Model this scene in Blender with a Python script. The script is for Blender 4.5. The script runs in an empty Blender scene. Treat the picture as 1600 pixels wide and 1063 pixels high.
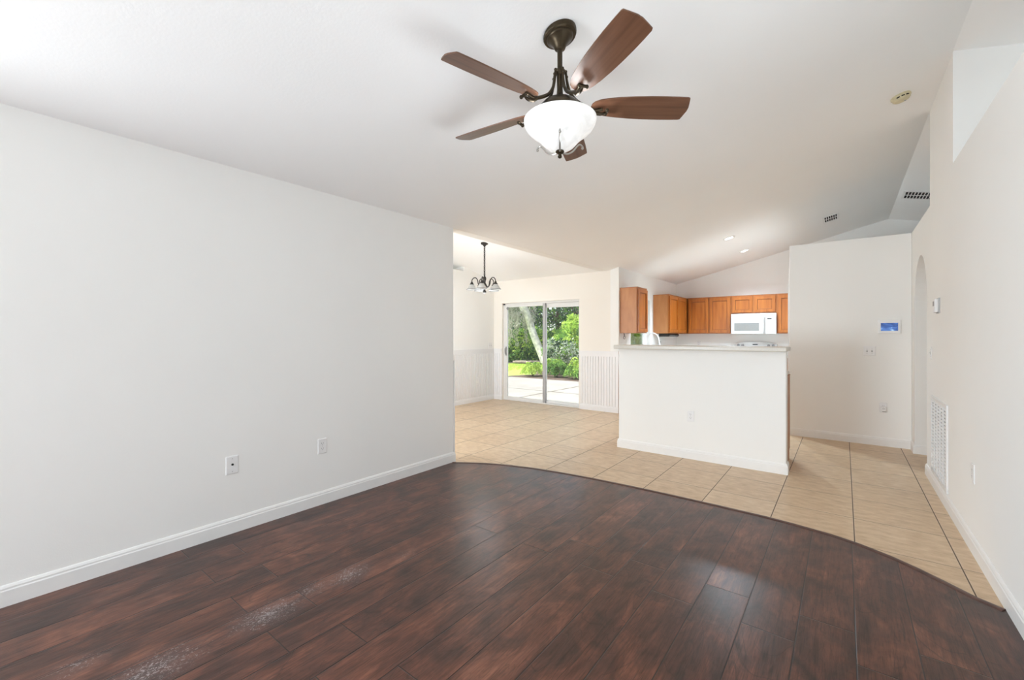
import bpy, bmesh, math, random
import numpy as np
from math import radians as R, sin, cos, pi, atan2, hypot
from mathutils import Vector, Matrix

sc = bpy.context.scene
COL = sc.collection
random.seed(7)

# ------------------------------------------------------------------ camera, world, sun, exposure
EYE = 1.30
cam_d = bpy.data.cameras.new('camera')
cam_d.sensor_width = 36.0
cam_d.lens = 673.4 / 1600 * 36.0
cam_d.shift_y = -6.6 / 1600
cam_d.clip_start = 0.05
cam = bpy.data.objects.new('camera', cam_d)
COL.objects.link(cam)
cam.location = (0, 0, EYE)
cam.rotation_euler = (R(90), 0, R(37.58))
sc.camera = cam

world = bpy.data.worlds.new('sky')
sc.world = world
world.use_nodes = True
wn = world.node_tree
wn.nodes.clear()
w_out = wn.nodes.new('ShaderNodeOutputWorld')
w_bg = wn.nodes.new('ShaderNodeBackground')
w_sky = wn.nodes.new('ShaderNodeTexSky')
w_sky.sky_type = 'NISHITA'
w_sky.sun_disc = False
w_sky.sun_elevation = R(65)
w_sky.sun_rotation = R(240)
w_sky.air_density = 0.8
w_sky.dust_density = 1.5
w_hs = wn.nodes.new('ShaderNodeHueSaturation')
w_hs.inputs['Saturation'].default_value = 0.45
wn.links.new(w_sky.outputs[0], w_hs.inputs['Color'])
wn.links.new(w_hs.outputs[0], w_bg.inputs[0])
wn.links.new(w_bg.outputs[0], w_out.inputs[0])
w_bg.inputs[1].default_value = 0.42

def lamp(name, kind, loc, rot, energy, color=(1, 1, 1), size=None, size_y=None, **kw):
    d = bpy.data.lights.new(name, kind)
    d.energy = energy
    d.color = color
    if kind == 'AREA':
        d.shape = 'RECTANGLE'
        d.size = size
        d.size_y = size_y
    for k, v in kw.items():
        setattr(d, k, v)
    o = bpy.data.objects.new(name, d)
    COL.objects.link(o)
    o.location = loc
    o.rotation_euler = rot
    return o

sun_dir = Vector((-0.40, -0.25, 1.0)).normalized()
sun = lamp('sun', 'SUN', (0, 20, 20), (0, 0, 0), 7.0, (1.0, 0.96, 0.90), angle=R(0.6))
sun.rotation_euler = sun_dir.to_track_quat('Z', 'Y').to_euler()

# added fill lamps at unseen windows, to brighten the rooms
lamp('side_fill_light', 'AREA', (-3.25, -3.1, 0.85), (R(96), 0, R(-66)), 258, (0.83, 0.925, 1.0), 2.4, 1.4)
lamp('front_fill_light', 'AREA', (0.70, 1.45, 0.70), (R(142), 0, R(70)), 24, (0.83, 0.925, 1.0), 2.0, 0.8)
lamp('dining_fill_light', 'AREA', (-4.8, 0.94, 1.3), (R(108), 0, 0), 76, (0.82, 0.92, 1.0), 2.2, 1.7)

lamp('kitchen_bounce_fill', 'AREA', (-3.75, 7.8, 0.75), (R(118), 0, R(-90)), 60, (0.80, 0.92, 1.0), 1.0, 0.7)  # added lamp below the sill, stands in for light bounced off the patio

sc.view_settings.view_transform = 'Standard'
sc.view_settings.look = 'None'
sc.view_settings.gamma = 1.0
sc.view_settings.exposure = 0.25
sc.cycles.max_bounces = 16
sc.cycles.diffuse_bounces = 12
sc.cycles.transparent_max_bounces = 24
sc.cycles.caustics_reflective = False
sc.cycles.caustics_refractive = False
sc.cycles.sample_clamp_indirect = 6.0

# ------------------------------------------------------------------ materials
def new_mat(name):
    m = bpy.data.materials.new(name)
    m.use_nodes = True
    nt = m.node_tree
    return m, nt, nt.nodes['Principled BSDF']

def N(nt, t, **kw):
    n = nt.nodes.new(t)
    for k, v in kw.items():
        setattr(n, k, v)
    return n

def L(nt, a, b):
    nt.links.new(a, b)

def math_n(nt, op, a, b=None, c=None):
    n = N(nt, 'ShaderNodeMath', operation=op)
    for i, v in enumerate((a, b, c)):
        if v is None:
            continue
        if hasattr(v, 'links'):
            L(nt, v, n.inputs[i])
        else:
            n.inputs[i].default_value = v
    return n.outputs[0]

def mix_c(nt, fac, a, b, mode='MIX'):
    n = N(nt, 'ShaderNodeMix', data_type='RGBA', blend_type=mode)
    for sock, v in ((n.inputs[0], fac), (n.inputs[6], a), (n.inputs[7], b)):
        if hasattr(v, 'links'):
            L(nt, v, sock)
        else:
            sock.default_value = v if isinstance(v, (int, float)) else (*v[:3], 1)
    return n.outputs[2]

def ramp(nt, fac, stops):
    n = N(nt, 'ShaderNodeValToRGB')
    e = n.color_ramp.elements
    while len(e) < len(stops):
        e.new(0.5)
    for i, (p, c) in enumerate(stops):
        e[i].position = p
        e[i].color = (*c, 1) if len(c) == 3 else c
    L(nt, fac, n.inputs[0])
    return n.outputs[0]

def simple(name, col, rough=0.5, metal=0.0, noise=0.0, scale=20, bump=0.0, bscale=200, spec=None):
    m, nt, p = new_mat(name)
    p.inputs['Roughness'].default_value = rough
    p.inputs['Metallic'].default_value = metal
    if spec is not None:
        p.inputs['Specular IOR Level'].default_value = spec
    tc = N(nt, 'ShaderNodeTexCoord')
    nz = N(nt, 'ShaderNodeTexNoise')
    nz.inputs['Scale'].default_value = scale
    nz.inputs['Detail'].default_value = 3
    L(nt, tc.outputs['Object'], nz.inputs['Vector'])
    lo = tuple(max(0, c * (1 - noise)) for c in col)
    hi = tuple(min(1, c * (1 + noise)) for c in col)
    L(nt, ramp(nt, nz.outputs[0], [(0.3, lo), (0.7, hi)]), p.inputs['Base Color'])
    if bump:
        n2 = N(nt, 'ShaderNodeTexNoise')
        n2.inputs['Scale'].default_value = bscale
        n2.inputs['Detail'].default_value = 2
        L(nt, tc.outputs['Object'], n2.inputs['Vector'])
        b = N(nt, 'ShaderNodeBump')
        b.inputs['Strength'].default_value = bump
        b.inputs['Distance'].default_value = 0.002
        L(nt, n2.outputs[0], b.inputs['Height'])
        L(nt, b.outputs[0], p.inputs['Normal'])
    return m

M = {}
M['wall'] = simple('wall_paint', (0.872, 0.870, 0.852), 0.75, noise=0.012, scale=1.2, bump=0.10, bscale=160)
M['wallbeige'] = simple('beige_wall_paint', (0.84, 0.805, 0.75), 0.75, noise=0.012, scale=1.2, bump=0.10, bscale=160)
M['ceiling'] = simple('ceiling_paint', (0.925, 0.93, 0.93), 0.85, noise=0.01, scale=1.0, bump=0.25, bscale=70)
M['trim'] = simple('white_trim_paint', (0.84, 0.84, 0.83), 0.35, noise=0.01)
M['bead'] = simple('beadboard_paint', (0.80, 0.80, 0.81), 0.4, noise=0.01)
M['plastic'] = simple('white_plastic', (0.82, 0.82, 0.82), 0.3, noise=0.01)
M['appliance'] = simple('white_enamel', (0.64, 0.64, 0.63), 0.22, noise=0.008)
M['greyplastic'] = simple('grey_plastic', (0.30, 0.30, 0.30), 0.4, noise=0.03)
M['midgrey'] = simple('mid_grey_plastic', (0.45, 0.45, 0.45), 0.4, noise=0.03)
M['black'] = simple('black_plastic', (0.012, 0.012, 0.012), 0.35, noise=0.1)
M['slot'] = simple('dark_slot', (0.02, 0.02, 0.02), 0.8, noise=0.1)
M['yellowed'] = simple('yellowed_plastic', (0.66, 0.60, 0.40), 0.45, noise=0.08, scale=30)
M['bronze'] = simple('oil_rubbed_bronze', (0.050, 0.036, 0.020), 0.36, 0.75, noise=0.25, scale=25)
M['blackmetal'] = simple('dark_bronze_metal', (0.045, 0.04, 0.036), 0.4, 0.6, noise=0.2, scale=30)
M['nickel'] = simple('brushed_nickel', (0.42, 0.40, 0.37), 0.3, 0.9, noise=0.06)
M['alu'] = simple('white_aluminium', (0.74, 0.74, 0.73), 0.4, noise=0.015)
M['alugrey'] = simple('grey_aluminium', (0.42, 0.42, 0.42), 0.4, 0.3, noise=0.03)
M['counter'] = simple('pale_laminate', (0.66, 0.63, 0.57), 0.32, noise=0.05, scale=140)
M['faucet'] = simple('white_faucet_enamel', (0.84, 0.84, 0.84), 0.15, 0.1, noise=0.01)
M['mwglass'] = simple('grey_microwave_window', (0.25, 0.25, 0.24), 0.25, noise=0.04, scale=60)
M['strip'] = simple('dark_wood_strip', (0.085, 0.042, 0.033), 0.4, noise=0.3, scale=25)
M['mulch'] = simple('bark_mulch', (0.09, 0.06, 0.045), 0.95, noise=0.6, scale=9, bump=0.8, bscale=40)
M['log'] = simple('weathered_log', (0.30, 0.24, 0.20), 0.9, noise=0.4, scale=12, bump=0.5, bscale=40)
M['bark'] = simple('pale_grey_bark', (0.58, 0.54, 0.49), 0.9, noise=0.35, scale=6, bump=0.6, bscale=25)
M['darkbark'] = simple('dark_bark', (0.10, 0.08, 0.06), 0.95, noise=0.4, scale=6, bump=0.6, bscale=25)

def emit(name, col, strength, base=(0.8, 0.8, 0.8)):
    m, nt, p = new_mat(name)
    p.inputs['Base Color'].default_value = (*base, 1)
    p.inputs['Emission Color'].default_value = (*col, 1)
    p.inputs['Emission Strength'].default_value = strength
    return m
M['downlight'] = emit('downlight_lens', (1, 0.97, 0.92), 6.0)

# alabaster glass of the fan light: lit from inside, faint cloudy veins
m, nt, p = new_mat('alabaster_glass')
tc = N(nt, 'ShaderNodeTexCoord')
nz = N(nt, 'ShaderNodeTexNoise')
nz.inputs['Scale'].default_value = 7
nz.inputs['Detail'].default_value = 4
nz.inputs['Distortion'].default_value = 2.0
L(nt, tc.outputs['Object'], nz.inputs['Vector'])
colr = ramp(nt, nz.outputs[0], [(0.3, (0.66, 0.66, 0.65)), (0.7, (0.80, 0.80, 0.79))])
L(nt, colr, p.inputs['Base Color'])
p.inputs['Roughness'].default_value = 0.25
p.inputs['Emission Color'].default_value = (1, 0.985, 0.96, 1)
L(nt, math_n(nt, 'MULTIPLY_ADD', nz.outputs[0], 0.30, 0.16), p.inputs['Emission Strength'])
M['bowl'] = m

# clear-ish white chandelier glass
m, nt, p = new_mat('frosted_shade_glass')
p.inputs['Base Color'].default_value = (0.62, 0.62, 0.60, 1)
p.inputs['Roughness'].default_value = 0.35
p.inputs['Transmission Weight'].default_value = 0.3
M['shade'] = m

# window glass: clear, thin, reflects a little
m = bpy.data.materials.new('window_glass')
m.use_nodes = True
nt = m.node_tree
nt.nodes.clear()
o_ = N(nt, 'ShaderNodeOutputMaterial')
tr = N(nt, 'ShaderNodeBsdfTransparent')
tr.inputs[0].default_value = (0.97, 0.985, 0.975, 1)
gl = N(nt, 'ShaderNodeBsdfGlossy')
gl.inputs['Roughness'].default_value = 0.02
fr = N(nt, 'ShaderNodeFresnel')
fr.inputs[0].default_value = 1.45
ms = N(nt, 'ShaderNodeMixShader')
L(nt, math_n(nt, 'MULTIPLY', fr.outputs[0], 0.8), ms.inputs[0])
L(nt, tr.outputs[0], ms.inputs[1])
L(nt, gl.outputs[0], ms.inputs[2])
L(nt, ms.outputs[0], o_.inputs[0])
M['glass'] = m

# dark hand-scraped laminate planks running towards the kitchen
def wood_floor():
    m, nt, p = new_mat('dark_plank_floor')
    tc = N(nt, 'ShaderNodeTexCoord')
    sep = N(nt, 'ShaderNodeSeparateXYZ')
    L(nt, tc.outputs['Object'], sep.inputs[0])
    X, Y = sep.outputs[0], sep.outputs[1]
    W, LEN = 0.2035, 1.33
    cx = math_n(nt, 'DIVIDE', math_n(nt, 'SUBTRACT', X, 0.04), W)
    ci = math_n(nt, 'FLOOR', cx)
    cf = math_n(nt, 'SUBTRACT', cx, ci)
    par = math_n(nt, 'PINGPONG', ci, 1.0)
    off = math_n(nt, 'MULTIPLY_ADD', par, 0.225, 2.17)
    ry = math_n(nt, 'DIVIDE', math_n(nt, 'SUBTRACT', Y, off), LEN)
    ri = math_n(nt, 'FLOOR', ry)
    rf = math_n(nt, 'SUBTRACT', ry, ri)
    idv = N(nt, 'ShaderNodeCombineXYZ')
    L(nt, ci, idv.inputs[0])
    L(nt, ri, idv.inputs[1])
    wnz = N(nt, 'ShaderNodeTexWhiteNoise', noise_dimensions='3D')
    L(nt, idv.outputs[0], wnz.inputs['Vector'])
    rnd = wnz.outputs['Value']
    rsep = N(nt, 'ShaderNodeSeparateColor')
    L(nt, wnz.outputs['Color'], rsep.inputs[0])
    # coordinates offset per plank
    def coords(sx, sy):
        c = N(nt, 'ShaderNodeCombineXYZ')
        L(nt, math_n(nt, 'MULTIPLY_ADD', rnd, 37.0, math_n(nt, 'MULTIPLY', X, sx)), c.inputs[0])
        L(nt, math_n(nt, 'MULTIPLY_ADD', rsep.outputs[1], 23.0, math_n(nt, 'MULTIPLY', Y, sy)), c.inputs[1])
        L(nt, math_n(nt, 'MULTIPLY', rnd, 11.0), c.inputs[2])
        return c.outputs[0]
    def noise(vec, scale, detail, dist=0.0, rough=0.55):
        n = N(nt, 'ShaderNodeTexNoise')
        n.inputs['Scale'].default_value = scale
        n.inputs['Detail'].default_value = detail
        n.inputs['Distortion'].default_value = dist
        n.inputs['Roughness'].default_value = rough
        L(nt, vec, n.inputs['Vector'])
        return n.outputs[0]
    blotch = noise(coords(5.0, 2.6), 1.5, 4, 0.8, 0.6)
    grain = noise(coords(62, 4.5), 1.0, 5, 0.6, 0.7)
    fine = noise(coords(210, 11.0), 1.0, 3, 0.3, 0.7)
    fig = noise(coords(5.2, 1.5), 1.0, 2, 1.0)
    rings = math_n(nt, 'PINGPONG', math_n(nt, 'MULTIPLY', fig, 17.0), 1.0)
    ringm = ramp(nt, rings, [(0.0, (0.0, 0.0, 0.0)), (0.13, (1, 1, 1))])
    t = math_n(nt, 'ADD', math_n(nt, 'MULTIPLY', blotch, 0.85), math_n(nt, 'MULTIPLY', grain, 0.36))
    t = math_n(nt, 'ADD', t, math_n(nt, 'MULTIPLY_ADD', rnd, 0.11, -0.20))
    c = ramp(nt, t, [(0.26, (0.034, 0.018, 0.014)), (0.41, (0.072, 0.031, 0.022)),
                     (0.54, (0.120, 0.046, 0.029)), (0.74, (0.225, 0.092, 0.056))])
    c = mix_c(nt, math_n(nt, 'MULTIPLY', math_n(nt, 'SUBTRACT', 1.0, ringm), math_n(nt, 'MULTIPLY_ADD', rsep.outputs[2], 0.50, 0.20)), c, (0.026, 0.014, 0.011))
    dk = ramp(nt, fine, [(0.32, (0.50, 0.50, 0.50)), (0.50, (1.05, 1.05, 1.05))])
    c = mix_c(nt, 0.85, c, dk, 'MULTIPLY')
    streak = noise(coords(40, 2.4), 1.0, 4, 0.9, 0.65)
    st = ramp(nt, streak, [(0.30, (0.60, 0.58, 0.57)), (0.50, (1.0, 1.0, 1.0)), (0.70, (1.25, 1.22, 1.20))])
    c = mix_c(nt, 0.9, c, st, 'MULTIPLY')
    # joints
    ex = math_n(nt, 'MULTIPLY', math_n(nt, 'MINIMUM', cf, math_n(nt, 'SUBTRACT', 1.0, cf)), W)
    ey = math_n(nt, 'MULTIPLY', math_n(nt, 'MINIMUM', rf, math_n(nt, 'SUBTRACT', 1.0, rf)), LEN)
    e = math_n(nt, 'MINIMUM', ex, ey)
    joint = ramp(nt, math_n(nt, 'MULTIPLY', e, 100.0), [(0.13, (1, 1, 1)), (0.33, (0, 0, 0))])
    c = mix_c(nt, math_n(nt, 'MULTIPLY', joint, 0.92), c, (0.012, 0.009, 0.008))
    # worn whitish scuffs in the walking line
    wear = None
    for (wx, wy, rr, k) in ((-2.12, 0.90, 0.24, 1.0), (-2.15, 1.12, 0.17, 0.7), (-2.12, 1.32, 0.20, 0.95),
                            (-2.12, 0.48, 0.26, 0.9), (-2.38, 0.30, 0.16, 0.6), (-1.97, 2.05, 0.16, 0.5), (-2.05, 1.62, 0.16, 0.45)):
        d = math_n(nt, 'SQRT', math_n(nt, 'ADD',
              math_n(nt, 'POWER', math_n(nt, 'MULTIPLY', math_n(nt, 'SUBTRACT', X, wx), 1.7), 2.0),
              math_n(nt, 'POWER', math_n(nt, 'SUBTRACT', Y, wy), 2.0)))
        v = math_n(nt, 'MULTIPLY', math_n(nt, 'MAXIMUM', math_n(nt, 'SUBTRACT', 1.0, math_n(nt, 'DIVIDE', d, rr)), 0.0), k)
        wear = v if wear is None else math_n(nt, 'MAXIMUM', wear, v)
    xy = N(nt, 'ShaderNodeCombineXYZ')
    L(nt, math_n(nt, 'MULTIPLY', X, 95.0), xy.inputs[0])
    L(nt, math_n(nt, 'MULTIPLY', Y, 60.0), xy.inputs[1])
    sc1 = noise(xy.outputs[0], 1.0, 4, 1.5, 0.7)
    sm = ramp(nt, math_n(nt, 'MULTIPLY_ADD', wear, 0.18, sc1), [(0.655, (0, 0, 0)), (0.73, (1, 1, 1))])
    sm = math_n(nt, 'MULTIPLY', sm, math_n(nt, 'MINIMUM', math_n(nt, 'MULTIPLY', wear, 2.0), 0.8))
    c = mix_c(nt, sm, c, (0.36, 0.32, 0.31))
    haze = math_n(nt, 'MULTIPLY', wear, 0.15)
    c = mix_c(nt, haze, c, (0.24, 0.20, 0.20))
    L(nt, c, p.inputs['Base Color'])
    p.inputs['Roughness'].default_value = 0.285
    p.inputs['Specular IOR Level'].default_value = 0.42
    h = math_n(nt, 'ADD', math_n(nt, 'MULTIPLY', grain, 0.5), math_n(nt, 'MULTIPLY', noise(coords(9, 5.5), 1.3, 2, 0.8), 1.1))
    h = math_n(nt, 'SUBTRACT', h, math_n(nt, 'MULTIPLY', joint, 1.2))
    b = N(nt, 'ShaderNodeBump')
    b.inputs['Strength'].default_value = 0.26
    b.inputs['Distance'].default_value = 0.0045
    L(nt, h, b.inputs['Height'])
    L(nt, b.outputs[0], p.inputs['Normal'])
    return m
M['woodfloor'] = wood_floor()

def tile_floor():
    m, nt, p = new_mat('beige_ceramic_tile')
    tc = N(nt, 'ShaderNodeTexCoord')
    sep = N(nt, 'ShaderNodeSeparateXYZ')
    L(nt, tc.outputs['Object'], sep.inputs[0])
    X, Y = sep.outputs[0], sep.outputs[1]
    tx, ty = 0.469, 0.484
    fx = math_n(nt, 'DIVIDE', math_n(nt, 'SUBTRACT', X, 0.524), tx)
    fy = math_n(nt, 'DIVIDE', math_n(nt, 'SUBTRACT', Y, 4.40), ty)
    ix, iy = math_n(nt, 'FLOOR', fx), math_n(nt, 'FLOOR', fy)
    rx, ry = math_n(nt, 'SUBTRACT', fx, ix), math_n(nt, 'SUBTRACT', fy, iy)
    ex = math_n(nt, 'MULTIPLY', math_n(nt, 'MINIMUM', rx, math_n(nt, 'SUBTRACT', 1.0, rx)), tx)
    ey = math_n(nt, 'MULTIPLY', math_n(nt, 'MINIMUM', ry, math_n(nt, 'SUBTRACT', 1.0, ry)), ty)
    e = math_n(nt, 'MINIMUM', ex, ey)
    idv = N(nt, 'ShaderNodeCombineXYZ')
    L(nt, ix, idv.inputs[0])
    L(nt, iy, idv.inputs[1])
    wnz = N(nt, 'ShaderNodeTexWhiteNoise', noise_dimensions='3D')
    L(nt, idv.outputs[0], wnz.inputs['Vector'])
    rnd = wnz.outputs['Value']
    cv = N(nt, 'ShaderNodeCombineXYZ')
    L(nt, math_n(nt, 'MULTIPLY_ADD', rnd, 19.0, math_n(nt, 'MULTIPLY', X, 5.0)), cv.inputs[0])
    L(nt, math_n(nt, 'MULTIPLY_ADD', rnd, 31.0, math_n(nt, 'MULTIPLY', Y, 11.0)), cv.inputs[1])
    n1 = N(nt, 'ShaderNodeTexNoise')
    n1.inputs['Scale'].default_value = 2.0
    n1.inputs['Detail'].default_value = 6
    n1.inputs['Roughness'].default_value = 0.62
    L(nt, cv.outputs[0], n1.inputs['Vector'])
    t = math_n(nt, 'ADD', n1.outputs[0], math_n(nt, 'MULTIPLY_ADD', rnd, 0.10, -0.05))
    c = ramp(nt, t, [(0.30, (0.500, 0.345, 0.205)), (0.52, (0.615, 0.450, 0.285)), (0.74, (0.710, 0.555, 0.390))])
    lip = ramp(nt, math_n(nt, 'MULTIPLY', e, 100.0), [(0.45, (1, 1, 1)), (0.85, (0, 0, 0))])
    c = mix_c(nt, math_n(nt, 'MULTIPLY', lip, 0.35), c, (0.66, 0.55, 0.42))
    gr = ramp(nt, math_n(nt, 'MULTIPLY', e, 100.0), [(0.24, (1, 1, 1)), (0.36, (0, 0, 0))])
    alongx = math_n(nt, 'GREATER_THAN', ex, ey)
    gcol = mix_c(nt, alongx, (0.13, 0.088, 0.062), (0.25, 0.18, 0.125))
    c = mix_c(nt, gr, c, gcol)
    L(nt, c, p.inputs['Base Color'])
    L(nt, math_n(nt, 'MULTIPLY_ADD', gr, 0.5, 0.34), p.inputs['Roughness'])
    b = N(nt, 'ShaderNodeBump')
    b.inputs['Strength'].default_value = 0.35
    b.inputs['Distance'].default_value = 0.003
    L(nt, math_n(nt, 'SUBTRACT', math_n(nt, 'MULTIPLY', n1.outputs[0], 0.25), gr), b.inputs['Height'])
    L(nt, b.outputs[0], p.inputs['Normal'])
    return m
M['tile'] = tile_floor()

def wood(name, dark, mid, light, sx, sy, sz, rough=0.35, fig=0.3):
    m, nt, p = new_mat(name)
    tc = N(nt, 'ShaderNodeTexCoord')
    mp = N(nt, 'ShaderNodeMapping')
    mp.inputs['Scale'].default_value = (sx, sy, sz)
    L(nt, tc.outputs['Object'], mp.inputs['Vector'])
    n1 = N(nt, 'ShaderNodeTexNoise')
    n1.inputs['Scale'].default_value = 1.0
    n1.inputs['Detail'].default_value = 5
    n1.inputs['Distortion'].default_value = fig
    L(nt, mp.outputs[0], n1.inputs['Vector'])
    L(nt, ramp(nt, n1.outputs[0], [(0.28, dark), (0.5, mid), (0.74, light)]), p.inputs['Base Color'])
    p.inputs['Roughness'].default_value = rough
    return m
M['maple'] = wood('honey_maple', (0.30, 0.080, 0.009), (0.385, 0.112, 0.014), (0.45, 0.145, 0.022), 22, 22, 2.2, 0.33)
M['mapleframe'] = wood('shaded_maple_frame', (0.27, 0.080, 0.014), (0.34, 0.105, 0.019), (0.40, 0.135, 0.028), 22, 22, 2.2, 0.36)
M['mapledark'] = wood('stain_shadow_groove', (0.16, 0.045, 0.010), (0.20, 0.058, 0.013), (0.24, 0.072, 0.018), 22, 22, 2.2, 0.4)
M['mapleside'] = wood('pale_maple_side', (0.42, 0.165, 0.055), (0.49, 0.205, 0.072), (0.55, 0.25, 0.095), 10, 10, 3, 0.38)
M['blade'] = wood('walnut_fan_blade', (0.095, 0.040, 0.021), (0.135, 0.060, 0.032), (0.175, 0.082, 0.046), 2.2, 40, 10, 0.40)

def leaf_mat(name, col, trans=0.35):
    m = bpy.data.materials.new(name)
    m.use_nodes = True
    nt = m.node_tree
    nt.nodes.clear()
    o = N(nt, 'ShaderNodeOutputMaterial')
    tc = N(nt, 'ShaderNodeTexCoord')
    nz = N(nt, 'ShaderNodeTexNoise')
    nz.inputs['Scale'].default_value = 3.0
    L(nt, tc.outputs['Object'], nz.inputs['Vector'])
    c = ramp(nt, nz.outputs[0], [(0.3, tuple(v * 0.7 for v in col)), (0.7, tuple(min(1, v * 1.25) for v in col))])
    d = N(nt, 'ShaderNodeBsdfDiffuse')
    t = N(nt, 'ShaderNodeBsdfTranslucent')
    L(nt, c, d.inputs[0])
    L(nt, c, t.inputs[0])
    s = N(nt, 'ShaderNodeMixShader')
    s.inputs[0].default_value = trans
    L(nt, d.outputs[0], s.inputs[1])
    L(nt, t.outputs[0], s.inputs[2])
    L(nt, s.outputs[0], o.inputs[0])
    return m
M['leaf_dark'] = leaf_mat('dark_green_leaf', (0.085, 0.190, 0.055))
M['leaf_mid'] = leaf_mat('mid_green_leaf', (0.20, 0.37, 0.09))
M['leaf_lime'] = leaf_mat('lime_green_leaf', (0.48, 0.64, 0.14), 0.45)
M['leaf_grey'] = leaf_mat('grey_green_leaf', (0.47, 0.53, 0.41))
M['leaf_deep'] = leaf_mat('blue_green_leaf', (0.05, 0.105, 0.065))
M['frond_dry'] = leaf_mat('dry_hanging_moss', (0.56, 0.54, 0.47), 0.3)
M['grass'] = leaf_mat('sunlit_grass', (0.46, 0.62, 0.11), 0.3)

def patio_mat():
    m, nt, p = new_mat('patio_concrete')
    tc = N(nt, 'ShaderNodeTexCoord')
    nz = N(nt, 'ShaderNodeTexNoise')
    nz.inputs['Scale'].default_value = 1.3
    nz.inputs['Detail'].default_value = 6
    L(nt, tc.outputs['Object'], nz.inputs['Vector'])
    c = ramp(nt, nz.outputs[0], [(0.3, (0.225, 0.21, 0.19)), (0.62, (0.285, 0.27, 0.245))])
    sep = N(nt, 'ShaderNodeSeparateXYZ')
    L(nt, tc.outputs['Object'], sep.inputs[0])
    n2 = N(nt, 'ShaderNodeTexNoise')
    n2.inputs['Scale'].default_value = 5
    L(nt, tc.outputs['Object'], n2.inputs['Vector'])
    wob = math_n(nt, 'MULTIPLY_ADD', n2.outputs[0], 0.10, -0.05)
    jx = math_n(nt, 'ABSOLUTE', math_n(nt, 'ADD', math_n(nt, 'SUBTRACT', math_n(nt, 'PINGPONG', math_n(nt, 'ADD', sep.outputs[0], 5.82), 1.6), 0.0), wob))
    jy = math_n(nt, 'ABSOLUTE', math_n(nt, 'ADD', math_n(nt, 'PINGPONG', math_n(nt, 'SUBTRACT', sep.outputs[1], 9.15), 1.6), wob))
    j = math_n(nt, 'MINIMUM', jx, jy)
    k = ramp(nt, j, [(0.015, (1, 1, 1)), (0.045, (0, 0, 0))])
    c = mix_c(nt, math_n(nt, 'MULTIPLY', k, 0.9), c, (0.07, 0.06, 0.045))
    L(nt, c, p.inputs['Base Color'])
    p.inputs['Roughness'].default_value = 0.9
    return m
M['patio'] = patio_mat()
M['soil'] = simple('dark_soil', (0.07, 0.055, 0.04), 0.95, noise=0.5, scale=5, bump=0.5, bscale=30)
M['lawn'] = simple('lawn_base', (0.30, 0.45, 0.075), 0.95, noise=0.35, scale=7, bump=0.6, bscale=60)
M['stucco'] = simple('exterior_stucco', (0.70, 0.66, 0.58), 0.9, noise=0.03, bump=0.4, bscale=60)

# screen picture of the wall panel: blue with pale swirls
m, nt, p = new_mat('blue_screen')
tc = N(nt, 'ShaderNodeTexCoord')
mp = N(nt, 'ShaderNodeMapping')
mp.inputs['Scale'].default_value = (9, 1, 22)
mp.inputs['Rotation'].default_value = (0, R(25), 0)
L(nt, tc.outputs['Object'], mp.inputs['Vector'])
nz = N(nt, 'ShaderNodeTexNoise')
nz.inputs['Scale'].default_value = 1.0
nz.inputs['Detail'].default_value = 2
nz.inputs['Distortion'].default_value = 1.0
L(nt, mp.outputs[0], nz.inputs['Vector'])
c = ramp(nt, nz.outputs[0], [(0.30, (0.020, 0.055, 0.19)), (0.5, (0.045, 0.125, 0.42)), (0.62, (0.10, 0.24, 0.62)), (0.74, (0.45, 0.72, 0.95))])
p.inputs['Base Color'].default_value = (0.01, 0.01, 0.02, 1)
p.inputs['Roughness'].default_value = 0.2
L(nt, c, p.inputs['Emission Color'])
p.inputs['Emission Strength'].default_value = 0.85
M['screen'] = m

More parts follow.
